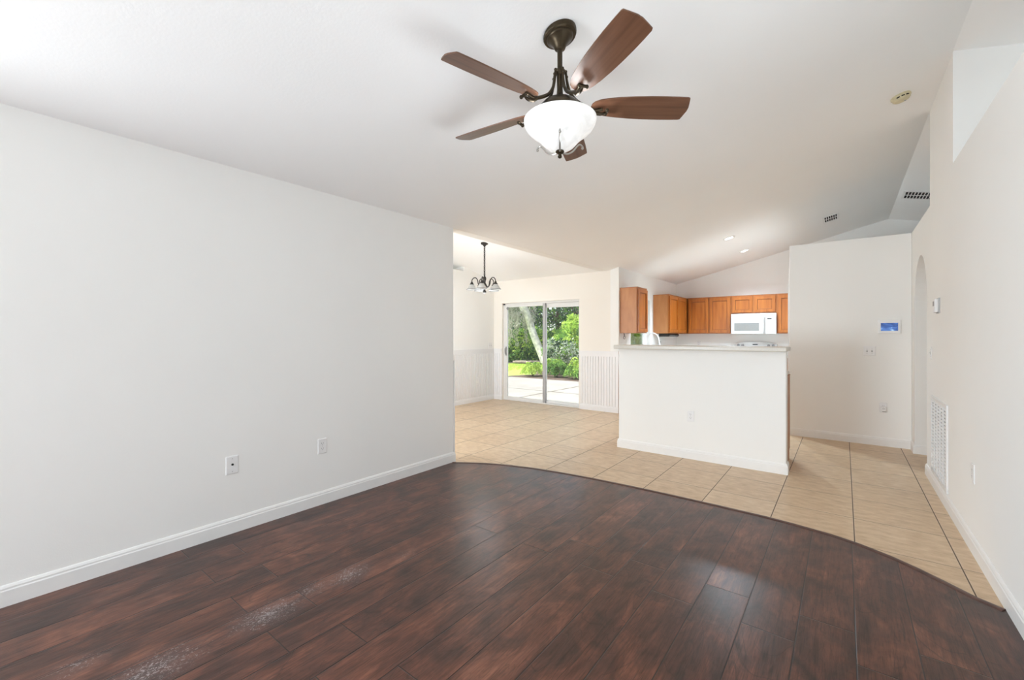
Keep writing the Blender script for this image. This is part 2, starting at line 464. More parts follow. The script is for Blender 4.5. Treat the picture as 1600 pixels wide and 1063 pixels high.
# ------------------------------------------------------------------ mesh helpers
class MB:
    def __init__(self):
        self.bm = bmesh.new()

    def box(self, x0, x1, y0, y1, z0, z1, mi=0):
        v = [self.bm.verts.new(c) for c in ((x0, y0, z0), (x1, y0, z0), (x1, y1, z0), (x0, y1, z0),
                                            (x0, y0, z1), (x1, y0, z1), (x1, y1, z1), (x0, y1, z1))]
        for f in ((0, 3, 2, 1), (4, 5, 6, 7), (0, 1, 5, 4), (1, 2, 6, 5), (2, 3, 7, 6), (3, 0, 4, 7)):
            self.bm.faces.new([v[i] for i in f]).material_index = mi
        return self

    def prism(self, pts, a, b, axis, mi=0):
        """Polygon PTS extruded from A to B along AXIS; pts are (x,y) for z, (x,z) for y, (y,z) for x."""
        def at(p, t):
            return {'x': (t, p[0], p[1]), 'y': (p[0], t, p[1]), 'z': (p[0], p[1], t)}[axis]
        lo = [self.bm.verts.new(at(p, a)) for p in pts]
        hi = [self.bm.verts.new(at(p, b)) for p in pts]
        n = len(pts)
        fs = [self.bm.faces.new(lo), self.bm.faces.new(hi[::-1])]
        for i in range(n):
            fs.append(self.bm.faces.new((lo[i], hi[i], hi[(i + 1) % n], lo[(i + 1) % n])))
        for f in fs:
            f.material_index = mi
        for f in fs:
            f.normal_update()
        bmesh.ops.triangulate(self.bm, faces=fs[:2], ngon_method='EAR_CLIP')
        return self

    def lathe(self, prof, c=(0, 0, 0), n=32, axis='z', mi=0, close=False):
        rings = []
        for (r, h) in prof:
            ring = []
            for k in range(n):
                a = 2 * pi * k / n
                if axis == 'z':
                    q = (c[0] + r * cos(a), c[1] + r * sin(a), c[2] + h)
                elif axis == 'y':
                    q = (c[0] + r * cos(a), c[1] + h, c[2] + r * sin(a))
                else:
                    q = (c[0] + h, c[1] + r * cos(a), c[2] + r * sin(a))
                ring.append(self.bm.verts.new(q))
            rings.append(ring)
        for a, b in zip(rings, rings[1:]):
            for k in range(n):
                f = self.bm.faces.new((a[k], a[(k + 1) % n], b[(k + 1) % n], b[k]))
                f.material_index = mi
        for ring in ((rings[0][::-1], rings[-1]) if not close else ()):
            self.bm.faces.new(ring).material_index = mi
        return self

    def tube(self, pts, rad, n=10, mi=0, flat=1.0):
        pts = [Vector(p) for p in pts]
        if not hasattr(rad, '__len__'):
            rad = [rad] * len(pts)
        up = None
        rings = []
        for i, p in enumerate(pts):
            t = (pts[min(i + 1, len(pts) - 1)] - pts[max(i - 1, 0)]).normalized()
            if up is None:
                up = t.orthogonal().normalized()
            up = (up - t * up.dot(t)).normalized()
            sd = t.cross(up)
            rings.append([self.bm.verts.new(p + (up * cos(2 * pi * k / n) + sd * sin(2 * pi * k / n) * flat) * rad[i]) for k in range(n)])
        for a, b in zip(rings, rings[1:]):
            for k in range(n):
                self.bm.faces.new((a[k], a[(k + 1) % n], b[(k + 1) % n], b[k])).material_index = mi
        self.bm.faces.new(rings[0][::-1]).material_index = mi
        self.bm.faces.new(rings[-1]).material_index = mi
        return self

    def ball(self, c, r, n=12, mi=0, sz=1.0):
        prof = [(max(1e-4, r * sin(pi * i / 8)), -r * sz * cos(pi * i / 8)) for i in range(9)]
        return self.lathe(prof, c, n, mi=mi)

    def build(self, name, mats, parent=None, smooth=False, bevel=0.0, seg=2):
        bm = self.bm
        bmesh.ops.recalc_face_normals(bm, faces=bm.faces[:])
        me = bpy.data.meshes.new(name)
        bm.to_mesh(me)
        bm.free()
        if not isinstance(mats, (list, tuple)):
            mats = [mats]
        for mm in mats:
            me.materials.append(M[mm])
        if smooth:
            me.polygons.foreach_set('use_smooth', [True] * len(me.polygons))
            try:
                me.set_sharp_from_angle(angle=R(40))
            except Exception:
                pass
        o = bpy.data.objects.new(name, me)
        COL.objects.link(o)
        if parent:
            o.parent = parent
        if bevel:
            md = o.modifiers.new('edge', 'BEVEL')
            md.width = bevel
            md.segments = seg
            md.limit_method = 'ANGLE'
            md.angle_limit = R(50)
        return o

def tag(o, label=None, cat=None, group=None, kind=None):
    for k, v in (('label', label), ('category', cat), ('group', group), ('kind', kind)):
        if v:
            o[k] = v
    return o

def empty(name, loc, rot=(0, 0, 0), label=None, cat=None, group=None, kind=None):
    o = bpy.data.objects.new(name, None)
    COL.objects.link(o)
    o.location = loc
    o.rotation_euler = rot
    o.empty_display_size = 0.1
    return tag(o, label, cat, group, kind)

def copy_tree(o, parent=None):
    c = o.copy()
    COL.objects.link(c)
    if parent:
        c.parent = parent
    for ch in list(o.children):
        copy_tree(ch, c)
    return c

def struct(mb, name, mats, label, cat, parent=None, **kw):
    return tag(mb.build(name, mats, parent, **kw), label, cat, None, 'structure')

# ------------------------------------------------------------------ room dimensions
XL, XR = -3.18, 0.62          # left and right wall of the living room
LE = 3.15                     # where the left wall ends
YH = 6.70                     # short hall wall
YD = 6.82                     # dining wall with the glass door
XK, YK = -2.99, 9.97          # kitchen left and rear walls
XD = -5.715                   # dining left wall
YR = -4.6                     # rear wall of the living room
SL = 0.245                    # ceiling pitch
RIDGE = 3.339
def vault(x):
    return RIDGE - SL * abs(x - XR)

# ------------------------------------------------------------------ floors
fl = MB()
fl.prism([(-6.4, -4.75), (2.3, -4.75), (2.3, 10.1), (-3.14, 10.1), (-3.14, 6.97), (-6.4, 6.97)], -0.15, 0.0, 'z')
struct(fl, 'floor', 'tile', 'beige ceramic tile floor running through dining area and kitchen', 'floor')

CURVE = [(-3.165, 3.12), (-3.05, 3.20), (-2.88, 3.30), (-2.68, 3.385), (-2.40, 3.465), (-2.10, 3.515), (-1.80, 3.545),
         (-1.45, 3.562), (-1.10, 3.565), (-0.75, 3.56), (-0.44, 3.548), (-0.27, 3.527), (-0.06, 3.487), (0.08, 3.435),
         (0.225, 3.352), (0.33, 3.27), (0.42, 3.185), (0.52, 3.085), (0.606, 3.03)]
wf = MB()
wf.prism([(XL, YR), (XR, YR), (XR, 3.02)] + CURVE[::-1] + [(XL, 3.12)], 0.0005, 0.007, 'z')
struct(wf, 'floor_wood', 'woodfloor', 'dark brown wood plank floor with whitish worn scuffs', 'floor')

# low wooden reducer strip that follows the curve
ts = MB()
dens = []
for (a, b) in zip(CURVE, CURVE[1:]):
    for k in range(4):
        dens.append((a[0] + (b[0] - a[0]) * k / 4, a[1] + (b[1] - a[1]) * k / 4))
dens.append(CURVE[-1])
prof = [(-0.034, 0.007), (-0.030, 0.011), (-0.012, 0.013), (0.002, 0.010), (0.006, 0.0005), (-0.034, 0.0005)]
rings = []
for i, p in enumerate(dens):
    a, b = dens[max(0, i - 1)], dens[min(len(dens) - 1, i + 1)]
    dx, dy = b[0] - a[0], b[1] - a[1]
    l = hypot(dx, dy)
    nx, ny = -dy / l, dx / l
    rings.append([ts.bm.verts.new((p[0] + nx * q, p[1] + ny * q, z)) for q, z in prof])
for a, b in zip(rings, rings[1:]):
    for k in range(len(prof)):
        k2 = (k + 1) % len(prof)
        ts.bm.faces.new((a[k], b[k], b[k2], a[k2]))
ts.bm.faces.new(rings[0])
ts.bm.faces.new(rings[-1][::-1])
struct(ts, 'trim_1', 'strip', 'dark brown curved transition strip between wood planks and tiles', 'trim', smooth=True)

# ------------------------------------------------------------------ walls
wl = MB().box(XL - 0.15, XL, -0.7, LE, 0, 3.95)
wl.box(XL - 0.15, XL, YR, -3.7, 0, 3.95)
wl.box(XL - 0.15, XL, -3.7, -0.7, 0, 0.2)
wl.box(XL - 0.15, XL, -3.7, -0.7, 2.2, 3.95)
struct(wl, 'wall_left', 'wall', 'long plain cream wall beside the wood floor', 'wall', bevel=0.012, seg=3)
wh = MB()
wh.prism([(LE, 2.408), (YD, 2.408), (YD, 2.60), (LE, 3.50)], XL - 0.15, XL, 'x')
struct(wh, 'wall_header', 'wall', 'low header over the opening from living room to dining area', 'wall', bevel=0.008)

arch = [(5.58, 0), (5.58, 1.62)]
for k in range(1, 24):
    a = pi - pi * k / 24
    arch.append((6.03 + 0.45 * cos(a), 1.62 + 0.50 * sin(a)))
arch += [(6.48, 1.62), (6.48, 0)]
wr = MB()
wr.prism(arch + [(YH, 0), (YH, 2.48), (5.41, 2.48), (5.41, 3.40), (4.37, 3.40), (4.37, 2.535), (2.5, 2.535), (2.5, 0)][:], XR, XR + 0.14, 'x')
wr.box(XR, XR + 0.14, YR, -0.7, 0, 2.535)
wr.box(XR, XR + 0.14, -0.7, 2.5, 0, 0.15)
wr.box(XR, XR + 0.14, -0.7, 2.5, 2.05, 2.535)
wr.box(XR + 0.14, 2.2, 4.37, 5.41, 2.48, 3.40)
struct(wr, 'wall_right', 'wall', 'cream wall with an arched opening and high open ledge', 'wall')
lg = MB()
lg.box(XR + 0.14, 2.2, YR, 4.37, 2.42, 2.535)
lg.box(XR + 0.14, 2.2, 5.41, YK, 2.36, 2.48)
struct(lg, 'trim_2', 'wall', 'high plant ledge on top of the arched wall', 'ledge')
wo = MB().box(2.2, 2.3, YR, 10.1, 0, 3.2)
struct(wo, 'wall_outer', 'wall', 'hidden outer wall behind the arched hallway', 'wall')
whl = MB().box(-0.566, XR, YH, YK, 0, 2.48)
whl.box(XR, 2.2, YH, YH + 0.12, 0, 2.42)
struct(whl, 'wall_hall', 'wall', 'short cream wall with the blue wall panel', 'wall', bevel=0.008)

wk = MB().box(XK - 0.15, 2.3, YK, YK + 0.13, 0, 3.5)
struct(wk, 'wall_back', 'wall', 'kitchen wall behind the microwave and cabinets', 'wall')

# kitchen left wall with its window
WY0, WY1, WZ0, WZ1 = 7.33, 8.30, 1.05, 1.99
kl = MB()
kl.box(XK - 0.15, XK, YD, WY0, 0, 2.6)
kl.box(XK - 0.15, XK, WY1, YK, 0, 2.6)
kl.box(XK - 0.15, XK, WY0, WY1, 0, WZ0)
kl.box(XK - 0.15, XK, WY0, WY1, WZ1, 2.6)
struct(kl, 'wall_kitchen', 'wall', 'kitchen side wall with a window over the sink', 'wall')

DX0, DX1, DZ = -5.50, -3.735, 1.955
ds = MB()
ds.box(-6.4, DX0, YD, YD + 0.15, 0, 2.75)
ds.box(DX1, XK - 0.15, YD, YD + 0.15, 0, 2.75)
ds.box(DX0, DX1, YD, YD + 0.15, DZ, 2.75)
struct(ds, 'wall_dining', 'wallbeige', 'dining area wall around the sliding glass door', 'wall')

dl = MB()
dl.box(XD - 0.14, XD, 0.9, YD, 0, 2.53)
dl.box(-6.4, XD, 5.93, YD, 2.53, 3.0)
dl.box(-6.4, XD - 0.14, 0.9, 5.93, 2.43, 2.53)
dl.box(-6.5, -6.4, 0.9, 6.0, 0, 4.0)
dl.box(-6.5, -6.4, 6.0, YD + 0.15, 0, 2.7)
struct(dl, 'wall_dining_side', 'wall', 'dining area side wall with beadboard below and a ledge above', 'wall')

def holed(x0, x1, y0, y1, z1, wx0, wx1, wz0, wz1):
    b = MB()
    b.box(x0, wx0, y0, y1, 0, z1)
    b.box(wx1, x1, y0, y1, 0, z1)
    b.box(wx0, wx1, y0, y1, 0, wz0)
    b.box(wx0, wx1, y0, y1, wz1, z1)
    return b
struct(holed(-3.33, 2.3, YR - 0.12, YR, 3.5, -2.75, 0.35, 0.25, 2.15), 'wall_rear', 'wall', 'rear wall of the living room behind the camera', 'wall')
struct(holed(-6.4, -3.33, 0.80, 0.90, 4.0, -5.95, -3.65, 0.4, 2.2), 'wall_dining_rear', 'wall', 'rear wall of the dining area with an added window opening', 'wall')

# half wall of the breakfast bar
BX0, BX1, BY = -2.085, -0.425, 4.755
bw = MB().box(BX0, BX1, BY, BY + 0.12, 0, 1.150)
struct(bw, 'wall_bar', 'wall', 'cream half wall under the breakfast bar counter', 'wall', bevel=0.008)

# ------------------------------------------------------------------ ceilings
cl = MB()
cl.prism([(XL, vault(XL)), (XR, RIDGE), (2.3, vault(2.3)), (2.3, vault(2.3) + 0.15), (XR, RIDGE + 0.15), (XL, vault(XL) + 0.15)], YR - 0.12, 10.1, 'y')
struct(cl, 'ceiling', 'ceiling', 'white vaulted ceiling over living room and kitchen', 'ceiling')
dc = MB()
cz = lambda y: 2.41 + 0.228 * (YD - y)
dc.prism([(YD + 0.1, cz(YD + 0.1)), (0.8, cz(0.8)), (0.8, cz(0.8) + 0.15), (YD + 0.1, cz(YD + 0.1) + 0.15)], -6.5, XL - 0.15, 'x')
struct(dc, 'ceiling_dining', 'ceiling', 'bright sloping ceiling over the dining area chandelier', 'ceiling')

# ------------------------------------------------------------------ baseboards, beadboard
BP = [(0, 0), (0.014, 0), (0.014, 0.074), (0.011, 0.080), (0.011, 0.088), (0.006, 0.098), (0.003, 0.101), (0, 0.101)]
def base_run(mb, p, q, nrm, z0=0.0, ext0=0.0, ext1=0.0):
    d = Vector((q[0] - p[0], q[1] - p[1], 0))
    u = d.normalized()
    n = Vector((nrm[0], nrm[1], 0))
    a = Vector((p[0], p[1], z0))
    b = Vector((q[0], q[1], z0))
    r0 = [mb.bm.verts.new(a - u * ext0 * (t / 0.014) + n * t + Vector((0, 0, z))) for t, z in BP]
    r1 = [mb.bm.verts.new(b + u * ext1 * (t / 0.014) + n * t + Vector((0, 0, z))) for t, z in BP]
    k = len(BP)
    for i in range(k):
        mb.bm.faces.new((r0[i], r1[i], r1[(i + 1) % k], r0[(i + 1) % k]))
    mb.bm.faces.new(r0[::-1])
    mb.bm.faces.new(r1)

T = 0.014
b = MB()
base_run(b, (XL, YR), (XL, LE), (1, 0), 0.0065, 0, T)
base_run(b, (XL, LE), (XL - 0.15, LE), (0, 1), 0, T, 0)
struct(b, 'baseboard_left', 'trim', 'white baseboard along the long left wall', 'baseboard')
b = MB()
base_run(b, (XR, YR), (XR, 5.58), (-1, 0), 0, 0, T)
base_run(b, (XR, 5.58), (XR + 0.14, 5.58), (0, 1), 0, T, 0)
base_run(b, (XR + 0.14, 6.48), (XR, 6.48), (0, -1), 0, 0, T)
base_run(b, (XR, 6.48), (XR, YH), (-1, 0), 0, T, -T)
struct(b, 'baseboard_right', 'trim', 'white baseboard along the arched wall', 'baseboard')
b = MB()
base_run(b, (XR, YH), (-0.566, YH), (0, -1), 0, -T, T)
base_run(b, (-0.566, YH), (-0.566, 9.3), (-1, 0), 0, T, 0)
struct(b, 'baseboard_hall', 'trim', 'white baseboard under the blue wall panel', 'baseboard')
b = MB()
base_run(b, (BX0, BY), (BX1, BY), (0, -1), 0, T, T)
base_run(b, (BX1, BY), (BX1, BY + 0.12), (1, 0), 0, T, 0)
base_run(b, (BX0, BY + 0.12), (BX0, BY), (-1, 0), 0, 0, T)
struct(b, 'baseboard_bar', 'trim', 'white baseboard around the breakfast bar half wall', 'baseboard')

def beadboard(mb, p, q, nrm, z0=0.101, z1=1.0, pitch=0.052):
    """Vertical beaded boards from P to Q, standing 10 mm off the wall along NRM."""
    l = hypot(q[0] - p[0], q[1] - p[1])
    ux, uy = (q[0] - p[0]) / l, (q[1] - p[1]) / l
    n = max(1, round(l / pitch))
    w = l / n
    pr = []
    for i in range(n):
        s = i * w
        pr += [(s - 0.004 if i else s, 0.001), (s + 0.005, 0.001), (s + 0.009, 0.011), (s + w - 0.008, 0.011)]
    pr += [(l, 0.001), (l, 0), (0, 0)]
    pts = [(p[0] + ux * s + nrm[0] * t, p[1] + uy * s + nrm[1] * t) for s, t in pr]
    mb.prism(pts, z0, z1, 'z')
def rail(mb, p, q, nrm, z0, z1, t):
    xs = sorted((p[0], q[0], p[0] + nrm[0] * t, q[0] + nrm[0] * t))
    ys = sorted((p[1], q[1], p[1] + nrm[1] * t, q[1] + nrm[1] * t))
    mb.box(xs[0], xs[-1], ys[0], ys[-1], z0, z1)

for nm, p, q, nr, lab in (('trim_3', (XD, 0.9), (XD, YD), (1, 0), 'white beadboard wainscot on the dining side wall'),
                          ('trim_4', (DX1 + 0.02, YD), (XK, YD), (0, -1), 'white beadboard wainscot between glass door and kitchen'),
                          ('trim_5', (XD, YD), (DX0 - 0.005, YD), (0, -1), 'narrow white beadboard strip in the corner by the glass door')):
    mb = MB()
    beadboard(mb, p, q, nr)
    rail(mb, p, q, nr, 0.995, 1.036, 0.020)
    rail(mb, p, q, nr, 0.94, 0.996, 0.014)
    base_run(mb, p, q, nr)
    if nm == 'trim_4':
        mb.box(XK - 0.03, XK + 0.002, YD - 0.022, YD, 0.1, 1.036)
    struct(mb, nm, 'bead', lab, 'wainscot')
mb = MB()
mb.box(XL - 0.152, XL + 0.001, LE, LE + 0.018, 0.101, 1.045)
struct(mb, 'trim_6', 'trim', 'white wainscot end board capping the long left wall', 'wainscot', bevel=0.003)

# ------------------------------------------------------------------ sliding glass door
sd = empty('door_1', (0, 0, 0), label='white framed sliding glass door to the patio', cat='door', kind='structure')
yf = YD + 0.045
f = MB()
f.box(DX0, DX0 + 0.045, yf, yf + 0.10, 0, DZ)
f.box(DX1 - 0.03, DX1, yf, yf + 0.10, 0, DZ)
f.box(DX0, DX1, yf, yf + 0.10, DZ - 0.035, DZ)
f.box(DX0, DX1, yf - 0.01, yf + 0.10, 0, 0.025)
f.build('frame', 'alu', sd, bevel=0.003)
xm = -4.545
def sash(name, x0, x1, y0, top, handle, stile_r):
    s = MB()
    s.box(x0, x0 + 0.055, y0, y0 + 0.032, 0.025, DZ - 0.035)
    s.box(x1 - 0.055, x1, y0, y0 + 0.032, 0.025, DZ - 0.035, 1 if stile_r else 0)
    s.box(x0 + 0.055, x1 - 0.055, y0, y0 + 0.032, 0.025, 0.075)
    s.box(x0 + 0.055, x1 - 0.055, y0, y0 + 0.032, DZ - 0.035 - top, DZ - 0.035)
    o = s.build(name, ['alu', 'alugrey'], sd, bevel=0.003)
    g = MB().box(x0 + 0.05, x1 - 0.05, y0 + 0.013, y0 + 0.019, 0.07, DZ - 0.03 - top)
    g.build('glass_pane', 'glass', o)
    if handle:
        h = MB()
        h.box(x0 + 0.014, x0 + 0.040, y0 - 0.012, y0, 0.90, 1.08)
        h.tube([(x0 + 0.027, y0 - 0.01, 0.92), (x0 + 0.027, y0 - 0.04, 0.94), (x0 + 0.027, y0 - 0.045, 0.99), (x0 + 0.027, y0 - 0.04, 1.04), (x0 + 0.027, y0 - 0.01, 1.06)], 0.008)
        h.build('door_handle', 'alugrey', o, smooth=True)
    return o
sash('sliding_sash', DX0 + 0.04, xm + 0.05, yf + 0.004, 0.045, True, True)
sash('fixed_sash', xm - 0.01, DX1 - 0.01, yf + 0.055, 0.085, False, False)
s = MB()
s.lathe([(0.026, 0), (0.03, -0.008), (0.026, -0.016), (0.012, -0.018), (0.010, -0.006)], (DX0 + 0.11, yf + 0.004, DZ - 0.10), 20, 'y')
tag(s.build('door_sensor', 'greyplastic', None, smooth=True), 'small round grey sensor in the top corner of the glass door', 'sensor')

# kitchen window
kw = empty('window_1', (0, 0, 0), label='white framed kitchen window over the sink', cat='window', kind='structure')
f = MB()
for (a, c, d, e) in ((WY0, WY0 + 0.045, WZ0, WZ1), (WY1 - 0.045, WY1, WZ0, WZ1), (WY0, WY1, WZ0, WZ0 + 0.045), (WY0, WY1, WZ1 - 0.045, WZ1), (WY0, WY1, 1.50, 1.54)):
    f.box(XK - 0.12, XK - 0.07, a, c, d, e)
f.build('window_frame', 'alu', kw, bevel=0.003)
MB().box(XK - 0.15, XK + 0.012, WY0 - 0.01, WY1 + 0.01, WZ0 - 0.02, WZ0 + 0.003).build('window_sill', 'trim', kw)
MB().box(XK - 0.098, XK - 0.092, WY0 + 0.04, WY1 - 0.04, WZ0 + 0.04, WZ1 - 0.04).build('glass_pane', 'glass', kw)

# unseen window frames; the side and dining windows are added for their light
f = MB()
for (a, c, d, e) in ((-3.7, -3.65, 0.2, 2.2), (-0.75, -0.7, 0.2, 2.2), (-3.65, -0.75, 0.2, 0.25), (-3.65, -0.75, 2.15, 2.2)):
    f.box(XL - 0.06, XL - 0.01, a, c, d, e)
struct(f, 'added_window_4', 'alu', 'unseen window added in the left wall for light', 'window')
f = MB()
for (a, c, d, e) in ((-0.7, -0.65, 0.15, 2.05), (2.45, 2.5, 0.15, 2.05), (-0.65, 2.45, 0.15, 0.2), (-0.65, 2.45, 2.0, 2.05)):
    f.box(XR + 0.01, XR + 0.06, a, c, d, e)
struct(f, 'added_window_5', 'alu', 'unseen window added in the right wall for light', 'window')
for nm, x0, x1, z0, z1, y, lab in (('window_2', -2.75, 0.35, 0.25, 2.15, YR - 0.07, 'wide window in the living room rear wall'),
                                   ('added_window_3', -5.95, -3.65, 0.4, 2.2, 0.85, 'unseen window added in the dining area rear wall for light')):
    f = MB()
    f.box(x0, x0 + 0.05, y - 0.03, y + 0.03, z0, z1)
    f.box(x1 - 0.05, x1, y - 0.03, y + 0.03, z0, z1)
    f.box(x0, x1, y - 0.03, y + 0.03, z0, z0 + 0.05)
    f.box(x0, x1, y - 0.03, y + 0.03, z1 - 0.05, z1)
    struct(f, nm, 'alu', lab, 'window')

# ------------------------------------------------------------------ ceiling fan
FX, FY = -1.186, 1.955
FZ = vault(FX)
fan = empty('ceiling_fan', (FX, FY, FZ), label='bronze ceiling fan with five walnut blades and a lit glass bowl', cat='fan')
def fz(z):
    return z - FZ
# canopy: bell against the sloping ceiling
c = MB()
n = 40
prof = [(0.086, None), (0.0875, 0.014), (0.084, 0.021), (0.069, 0.024), (0.068, 0.031), (0.064, 0.036), (0.050, 0.046), (0.047, 0.053), (0.038, 0.062), (0.032, 0.074), (0.027, 0.086), (0.016, 0.092)]
rings = []
for r, h in prof:
    ring = []
    for k in range(n):
        a = 2 * pi * k / n
        x, y = r * cos(a), r * sin(a)
        tl = 1.0 if h is None else max(0.0, 1 - h / 0.10)
        z = SL * x * tl - (0.001 if h is None else h)
        ring.append(c.bm.verts.new((x, y, z)))
    rings.append(ring)
for a, b_ in zip(rings, rings[1:]):
    for k in range(n):
        c.bm.faces.new((a[k], a[(k + 1) % n], b_[(k + 1) % n], b_[k]))
c.bm.faces.new(rings[0])
c.bm.faces.new(rings[-1][::-1])
c.build('canopy', 'bronze', fan, smooth=True)
MB().lathe([(0.0135, fz(2.690)), (0.0135, -0.09)], n=20).build('downrod', 'bronze', fan, smooth=True)
MB().lathe([(0.013, fz(2.70)), (0.028, fz(2.698)), (0.031, fz(2.690)), (0.028, fz(2.682)), (0.017, fz(2.674)), (0.015, fz(2.60)), (0.017, fz(2.575)), (0.024, fz(2.56)),
            (0.055, fz(2.545)), (0.090, fz(2.525)), (0.112, fz(2.500)), (0.120, fz(2.480)), (0.120, fz(2.455)), (0.11, fz(2.440)), (0.05, fz(2.436))], n=36).build('motor_housing', 'bronze', fan, smooth=True)
BA0 = 255.6
PITCH = R(-16.4)
def smoothpts(pts, k=5):
    out = []
    P = [Vector(p) for p in pts]
    for i in range(len(P) - 1):
        p0, p1, p2, p3 = P[max(0, i - 1)], P[i], P[i + 1], P[min(len(P) - 1, i + 2)]
        for j in range(k):
            t = j / k
            out.append(0.5 * ((2 * p1) + (p2 - p0) * t + (2 * p0 - 5 * p1 + 4 * p2 - p3) * t * t + (3 * p1 - p0 - 3 * p2 + p3) * t ** 3))
    out.append(P[-1])
    return out
def blade_set(root):
    # yoke arm that flares down from the collar, then sweeps out to the blade
    a = MB()
    pts = smoothpts([(0.032, 0, fz(2.685)), (0.038, 0, fz(2.64)), (0.051, 0, fz(2.59)), (0.080, 0, fz(2.548)), (0.118, 0, fz(2.522)), (0.152, 0, fz(2.504)), (0.185, 0, fz(2.492)), (0.225, 0, fz(2.499))])
    rad = [0.0062 + 0.003 * min(1, i / 14) for i in range(len(pts))]
    a.tube(pts, rad, 10)
    a.ball((0.031, 0, fz(2.693)), 0.0085)
    a.ball((0.036, 0, fz(2.665)), 0.0085)
    a.tube(smoothpts([(0.165, 0, fz(2.497)), (0.19, 0, fz(2.478)), (0.222, 0, fz(2.474)), (0.245, 0, fz(2.484))]), [0.010, 0.010, 0.010, 0.010, 0.010, 0.010, 0.010, 0.009, 0.009, 0.009, 0.008, 0.008, 0.007, 0.006, 0.005, 0.004], 10)
    a.tube([(0.246, -0.018, fz(2.484)), (0.246, 0.018, fz(2.484))], 0.008, 10)
    a.ball((0.246, -0.020, fz(2.484)), 0.010)
    a.ball((0.246, 0.020, fz(2.484)), 0.010)
    arm = a.build('blade_arm', 'bronze', root, smooth=True)
    # blade outline
    r0, r1 = 0.165, 0.683
    prof = [(0.0, 0.0), (0.008, 0.020), (0.03, 0.035), (0.08, 0.048), (0.16, 0.058), (0.28, 0.066), (0.42, 0.072), (0.58, 0.0755), (0.72, 0.0765), (0.86, 0.0755), (0.955, 0.0735), (0.972, 0.070), (0.985, 0.045), (1.0, 0.012)]
    up = [(r0 + (r1 - r0) * t, w) for t, w in prof]
    outline = up + [(x, -w) for x, w in up[::-1][:-1]]
    bl = MB()
    bl.prism(outline, -0.003, 0.003, 'z')
    rot = Matrix.Translation((0, 0, fz(2.510))) @ Matrix.Rotation(PITCH, 4, 'X')
    bmesh.ops.transform(bl.bm, matrix=rot, verts=bl.bm.verts[:])
    bo = bl.build('blade', 'blade', root)
    return arm, bo
arm0, blade0 = blade_set(fan)
for k in range(5):
    for src in (arm0, blade0):
        o = src if k == 0 else src.copy()
        if k:
            COL.objects.link(o)
            o.parent = fan
        o.rotation_euler = (0, 0, R(BA0 - 72 * k))
bowl = MB()
outer = [(0.190, fz(2.438)), (0.1905, fz(2.430)), (0.186, fz(2.412)), (0.172, fz(2.389)), (0.150, fz(2.368)), (0.126, fz(2.350)), (0.106, fz(2.332)), (0.090, fz(2.314)), (0.074, fz(2.297)), (0.054, fz(2.284)), (0.030, fz(2.277)), (0.012, fz(2.275))]
inner = [(max(0.008, r - 0.004), z + 0.004) for r, z in outer[::-1]]
bowl.lathe(outer + inner, n=56, close=True)
bowl.build('glass_bowl', 'bowl', fan, smooth=True)
fi = MB()
fi.lathe([(0.006, fz(2.30)), (0.020, fz(2.277)), (0.023, fz(2.270)), (0.018, fz(2.262)), (0.008, fz(2.258)), (0.007, fz(2.253)), (0.011, fz(2.248)), (0.010, fz(2.240)), (0.004, fz(2.236))], n=24)
fi.build('finial', 'bronze', fan, smooth=True)
ha = MB()
ha.tube(smoothpts([(0.014, 0, fz(2.268)), (0.045, 0, fz(2.266)), (0.080, 0, fz(2.286)), (0.102, 0, fz(2.313)), (0.122, 0, fz(2.330)), (0.140, 0, fz(2.322)), (0.142, 0, fz(2.312))]), 0.0045, 8)
ha.ball((0.140, 0, fz(2.312)), 0.007)
ha0 = ha.build('bowl_arm', 'nickel', fan, smooth=True)
for k in range(3):
    o = ha0 if k == 0 else ha0.copy()
    if k:
        COL.objects.link(o)
        o.parent = fan
    o.rotation_euler = (0, 0, R(-58.7 + 120 * k))
lamp('fan_bulb', 'POINT', (FX, FY, 2.40), (0, 0, 0), 8, (0.95, 0.975, 1.0), shadow_soft_size=0.05)

# ------------------------------------------------------------------ chandelier
CX, CY = -4.559, 5.202
CZ = cz(CY)
ch = empty('chandelier', (CX, CY, CZ), label='dark five arm chandelier with white glass shades hanging on a chain', cat='chandelier')
q = lambda z: z - CZ
c = MB()
c.lathe([(0.058, 0.012), (0.060, -0.006), (0.052, -0.016), (0.030, -0.026), (0.012, -0.050), (0.006, -0.058)], n=28)
c.build('canopy', 'blackmetal', ch, smooth=True)
cn = MB()
zc = q(CZ) - 0.055
ln = 0
while zc > q(2.27):
    a = ln % 2 * pi / 2
    pts = [(0.013 * cos(t) * cos(a), 0.013 * cos(t) * sin(a), zc - 0.016 + 0.020 * sin(t)) for t in [2 * pi * i / 12 for i in range(13)]]
    cn.tube(pts, 0.0042, 6)
    zc -= 0.030
    ln += 1
cn.tube([(0.004 * cos(i * 1.3), 0.004 * sin(i * 1.3), -0.05 - i * (abs(q(2.27)) - 0.05) / 24) for i in range(25)], 0.003, 6)
cn.build('chain', 'blackmetal', ch, smooth=True)
bd = MB()
bd.lathe([(0.004, q(2.285)), (0.012, q(2.275)), (0.010, q(2.255)), (0.026, q(2.235)), (0.030, q(2.21)), (0.020, q(2.18)), (0.016, q(2.15)), (0.034, q(2.12)), (0.046, q(2.095)), (0.040, q(2.07)), (0.018, q(2.055)),
          (0.014, q(2.03)), (0.028, q(2.01)), (0.026, q(1.99)), (0.010, q(1.975)), (0.003, q(1.965))], n=24)
bd.build('body', 'blackmetal', ch, smooth=True)
a = MB()
a.tube(smoothpts([(0.035, 0, q(2.09)), (0.075, 0, q(2.085)), (0.10, 0, q(2.13)), (0.108, 0, q(2.18)), (0.135, 0, q(2.222)), (0.17, 0, q(2.222)), (0.198, 0, q(2.19)), (0.202, 0, q(2.15))]), 0.0075, 10)
